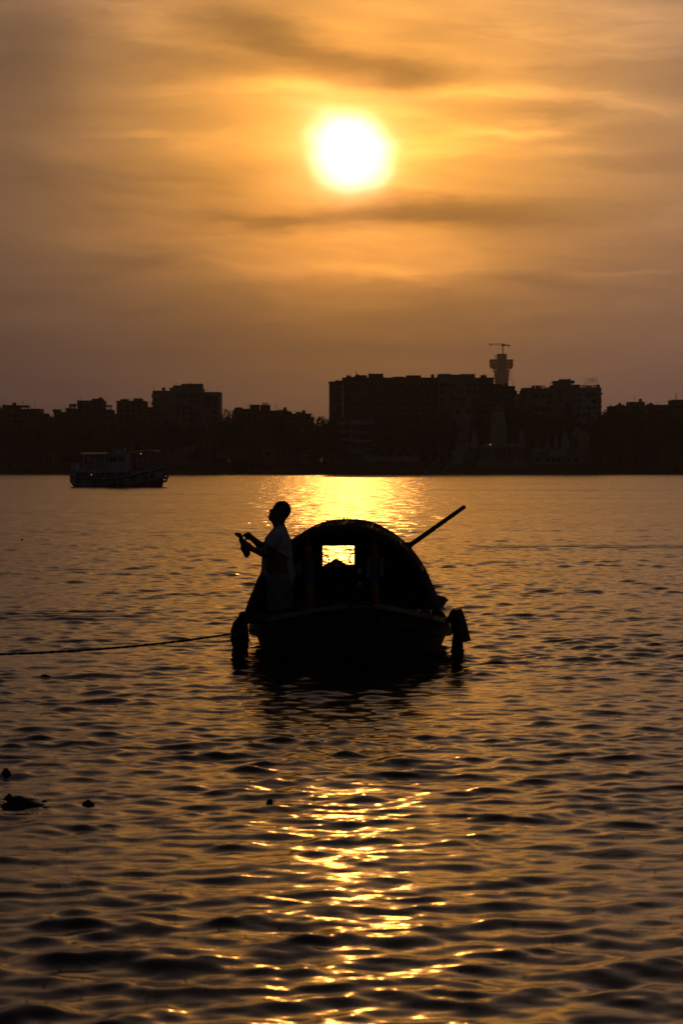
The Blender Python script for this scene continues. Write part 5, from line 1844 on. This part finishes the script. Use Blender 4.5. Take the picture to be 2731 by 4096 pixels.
def floater(name, label, px, py, wpx, hpx, seed, cat, m=None, group='bits drifting on the river', parts=1):
    x, Y = on_water(px, py)
    r = random.Random(seed)
    w, h = wpx / FPX * Y / 2, hpx / FPX * Y
    if wpx >= 34 and cat == 'weed':
        w *= 1.3
    mb = MB()
    if wpx >= 34 and cat == 'weed':       # low tangled mound, thin at the rim
        o_ = [(r.uniform(-.45, .45), r.uniform(-.3, .3), r.uniform(.25, .45), r.uniform(.4, 1)) for _ in range(parts + 2)]
        n_ = 22
        nm_ = max(sum(k_ * math.exp(-((u_ / 9 - a_) ** 2 + (v_ / 9 - b_) ** 2) / c_ ** 2) * (1 - min(1, (u_ * u_ + v_ * v_) / 81)) for a_, b_, c_, k_ in o_) for u_ in range(-9, 10) for v_ in range(-9, 10))
        for i in range(n_ + 1):
            for j in range(n_ + 1):
                u_, v_ = i / n_ * 2 - 1, j / n_ * 2 - 1
                zz_ = sum(k_ * math.exp(-((u_ - a_) ** 2 + (v_ - b_) ** 2) / c_ ** 2) for a_, b_, c_, k_ in o_) / nm_ * .8
                rr2 = min(1, u_ * u_ + v_ * v_)
                mb.v.append((x + u_ * w, Y + v_ * w * .75, h * (zz_ * (1 - rr2) * r.uniform(.85, 1.1)) + .018 - .05 * rr2 ** 3))
        for i in range(n_):
            for j in range(n_):
                q_i = i * (n_ + 1) + j
                mb.f.append((q_i, q_i + n_ + 1, q_i + n_ + 2, q_i + 1))
    else:
        mb.sphere((x, Y, h * 0.12), w, 14, 9, (1, .8, h * .9 / w), .16, r)
        for i in range(parts):
            mb.sphere((x + r.uniform(-.6, .6) * w, Y + r.uniform(-.3, .3) * w, h * r.uniform(.1, .4)), w * r.uniform(.25, .5), 9, 6, (1, .9, h * .8 / w), .25, r)
    for i in range(24 if wpx > 60 else 6):       # stalks and leaf ends
        a = r.uniform(0, 2 * PI)
        p = Vector((x + w * .7 * math.cos(a), Y + w * .5 * math.sin(a), h * r.uniform(.1, .6)))
        e = p + Vector((math.cos(a) * w * r.uniform(.2, .5), math.sin(a) * w * .3, h * r.uniform(-.1, .3)))
        mb.raw([p + Vector((0, 0, -.006)), p + Vector((0, 0, .006)), e], [(0, 1, 2)])
    return tag(mb.build(name, m or M_weed, None, smooth=True), label, cat, group)


floater('weed_clump', 'largest dark weed clump floating at the left edge', 96, 3224, 165, 40, 1, 'weed', parts=5)
floater('weed_clump', 'tiny weed clump just above the largest clump, left edge', 36, 3196, 36, 16, 2, 'weed', parts=2)
floater('driftwood_stump', 'stubby dark driftwood lump standing up at the left edge', 26, 3106, 40, 32, 3, 'driftwood', M_husk, parts=2)
floater('coconut', 'dark round coconut floating below the boat, left of the glitter', 1079, 3216, 27, 20, 4, 'coconut', M_husk)
floater('weed_clump', 'flat weed clump right of the largest clump', 354, 3218, 46, 14, 7, 'weed', parts=3)
floater('weed_clump', 'small dark float at far left level with the hood', 90, 2162, 10, 7, 9, 'weed')
floater('weed_clump', 'low dark weed clump on the water below the mooring rope', 178, 2710, 60, 9, 10, 'weed', parts=3)
floater('weed_clump', 'weed tuft in the lower right water', 2490, 3402, 24, 12, 12, 'weed')

# countless specks of drifting plant litter
sp = MB()
r = random.Random(21)
for i in range(1700):
    left = r.random() < 0.62
    Y = math.exp(r.uniform(math.log(11.5), math.log(46)))
    half = 0.145 * Y
    x = r.uniform(-half * 1.15, -half * .05) if left else r.uniform(-half * .2, half * 1.15)
    if abs(x - .1) < 1.7 and 29.8 < Y < 40.2:
        continue
    a = r.gauss(0, .35)
    l, w = r.uniform(.004, .018), r.uniform(.002, .007)
    if r.random() < .08:
        l *= 2.2
    c, s = math.cos(a), math.sin(a)
    z = .004
    zz = r.uniform(.001, .003)
    sp.raw([(x - c * l, Y - s * l, z), (x + s * w, Y - c * w, z), (x + c * l, Y + s * l, z), (x - s * w, Y + c * w, z), (x, Y, z + zz)], [(0, 1, 4), (1, 2, 4), (2, 3, 4), (3, 0, 4)])
spo = sp.build('floating_litter', M_weed)
struct(spo, 'stuff', 'small specks of plant litter drifting on the water')
# settle the specks and clumps on the modelled waves
X_, Y_, Z_ = _river_grid
rows_y = Y_[:, 0]


def water_z(x, y):
    i = np.clip(np.searchsorted(rows_y, y), 0, len(rows_y) - 1)
    row = X_[i]
    j = np.clip(np.searchsorted(row, x), 0, len(row) - 1)
    return Z_[i, j]


me = spo.data
for k in range(0, len(me.vertices), 5):
    dz_ = water_z(me.vertices[k + 4].co.x, me.vertices[k + 4].co.y)
    for q in range(5):
        me.vertices[k + q].co.z += dz_

# ---------------------------------------------------------------- evening haze over the river
hm_ = bpy.data.materials.new('evening_haze')
hm_.use_nodes = True
ht_ = hm_.node_tree
ht_.nodes.clear()
vol = ht_.nodes.new('ShaderNodeVolumePrincipled')
vol.inputs['Color'].default_value = (0.95, 0.88, 0.80, 1)
vol.inputs['Density'].default_value = HAZE_DENSITY
vol.inputs['Anisotropy'].default_value = 0.55
ho_ = ht_.nodes.new('ShaderNodeOutputMaterial')
ht_.links.new(vol.outputs[0], ho_.inputs['Volume'])
hb = MB().box(-1500, 1500, -200, 3100, -2.6, 150).build('haze', hm_)
struct(hb, 'stuff', 'thin warm evening haze over the river')
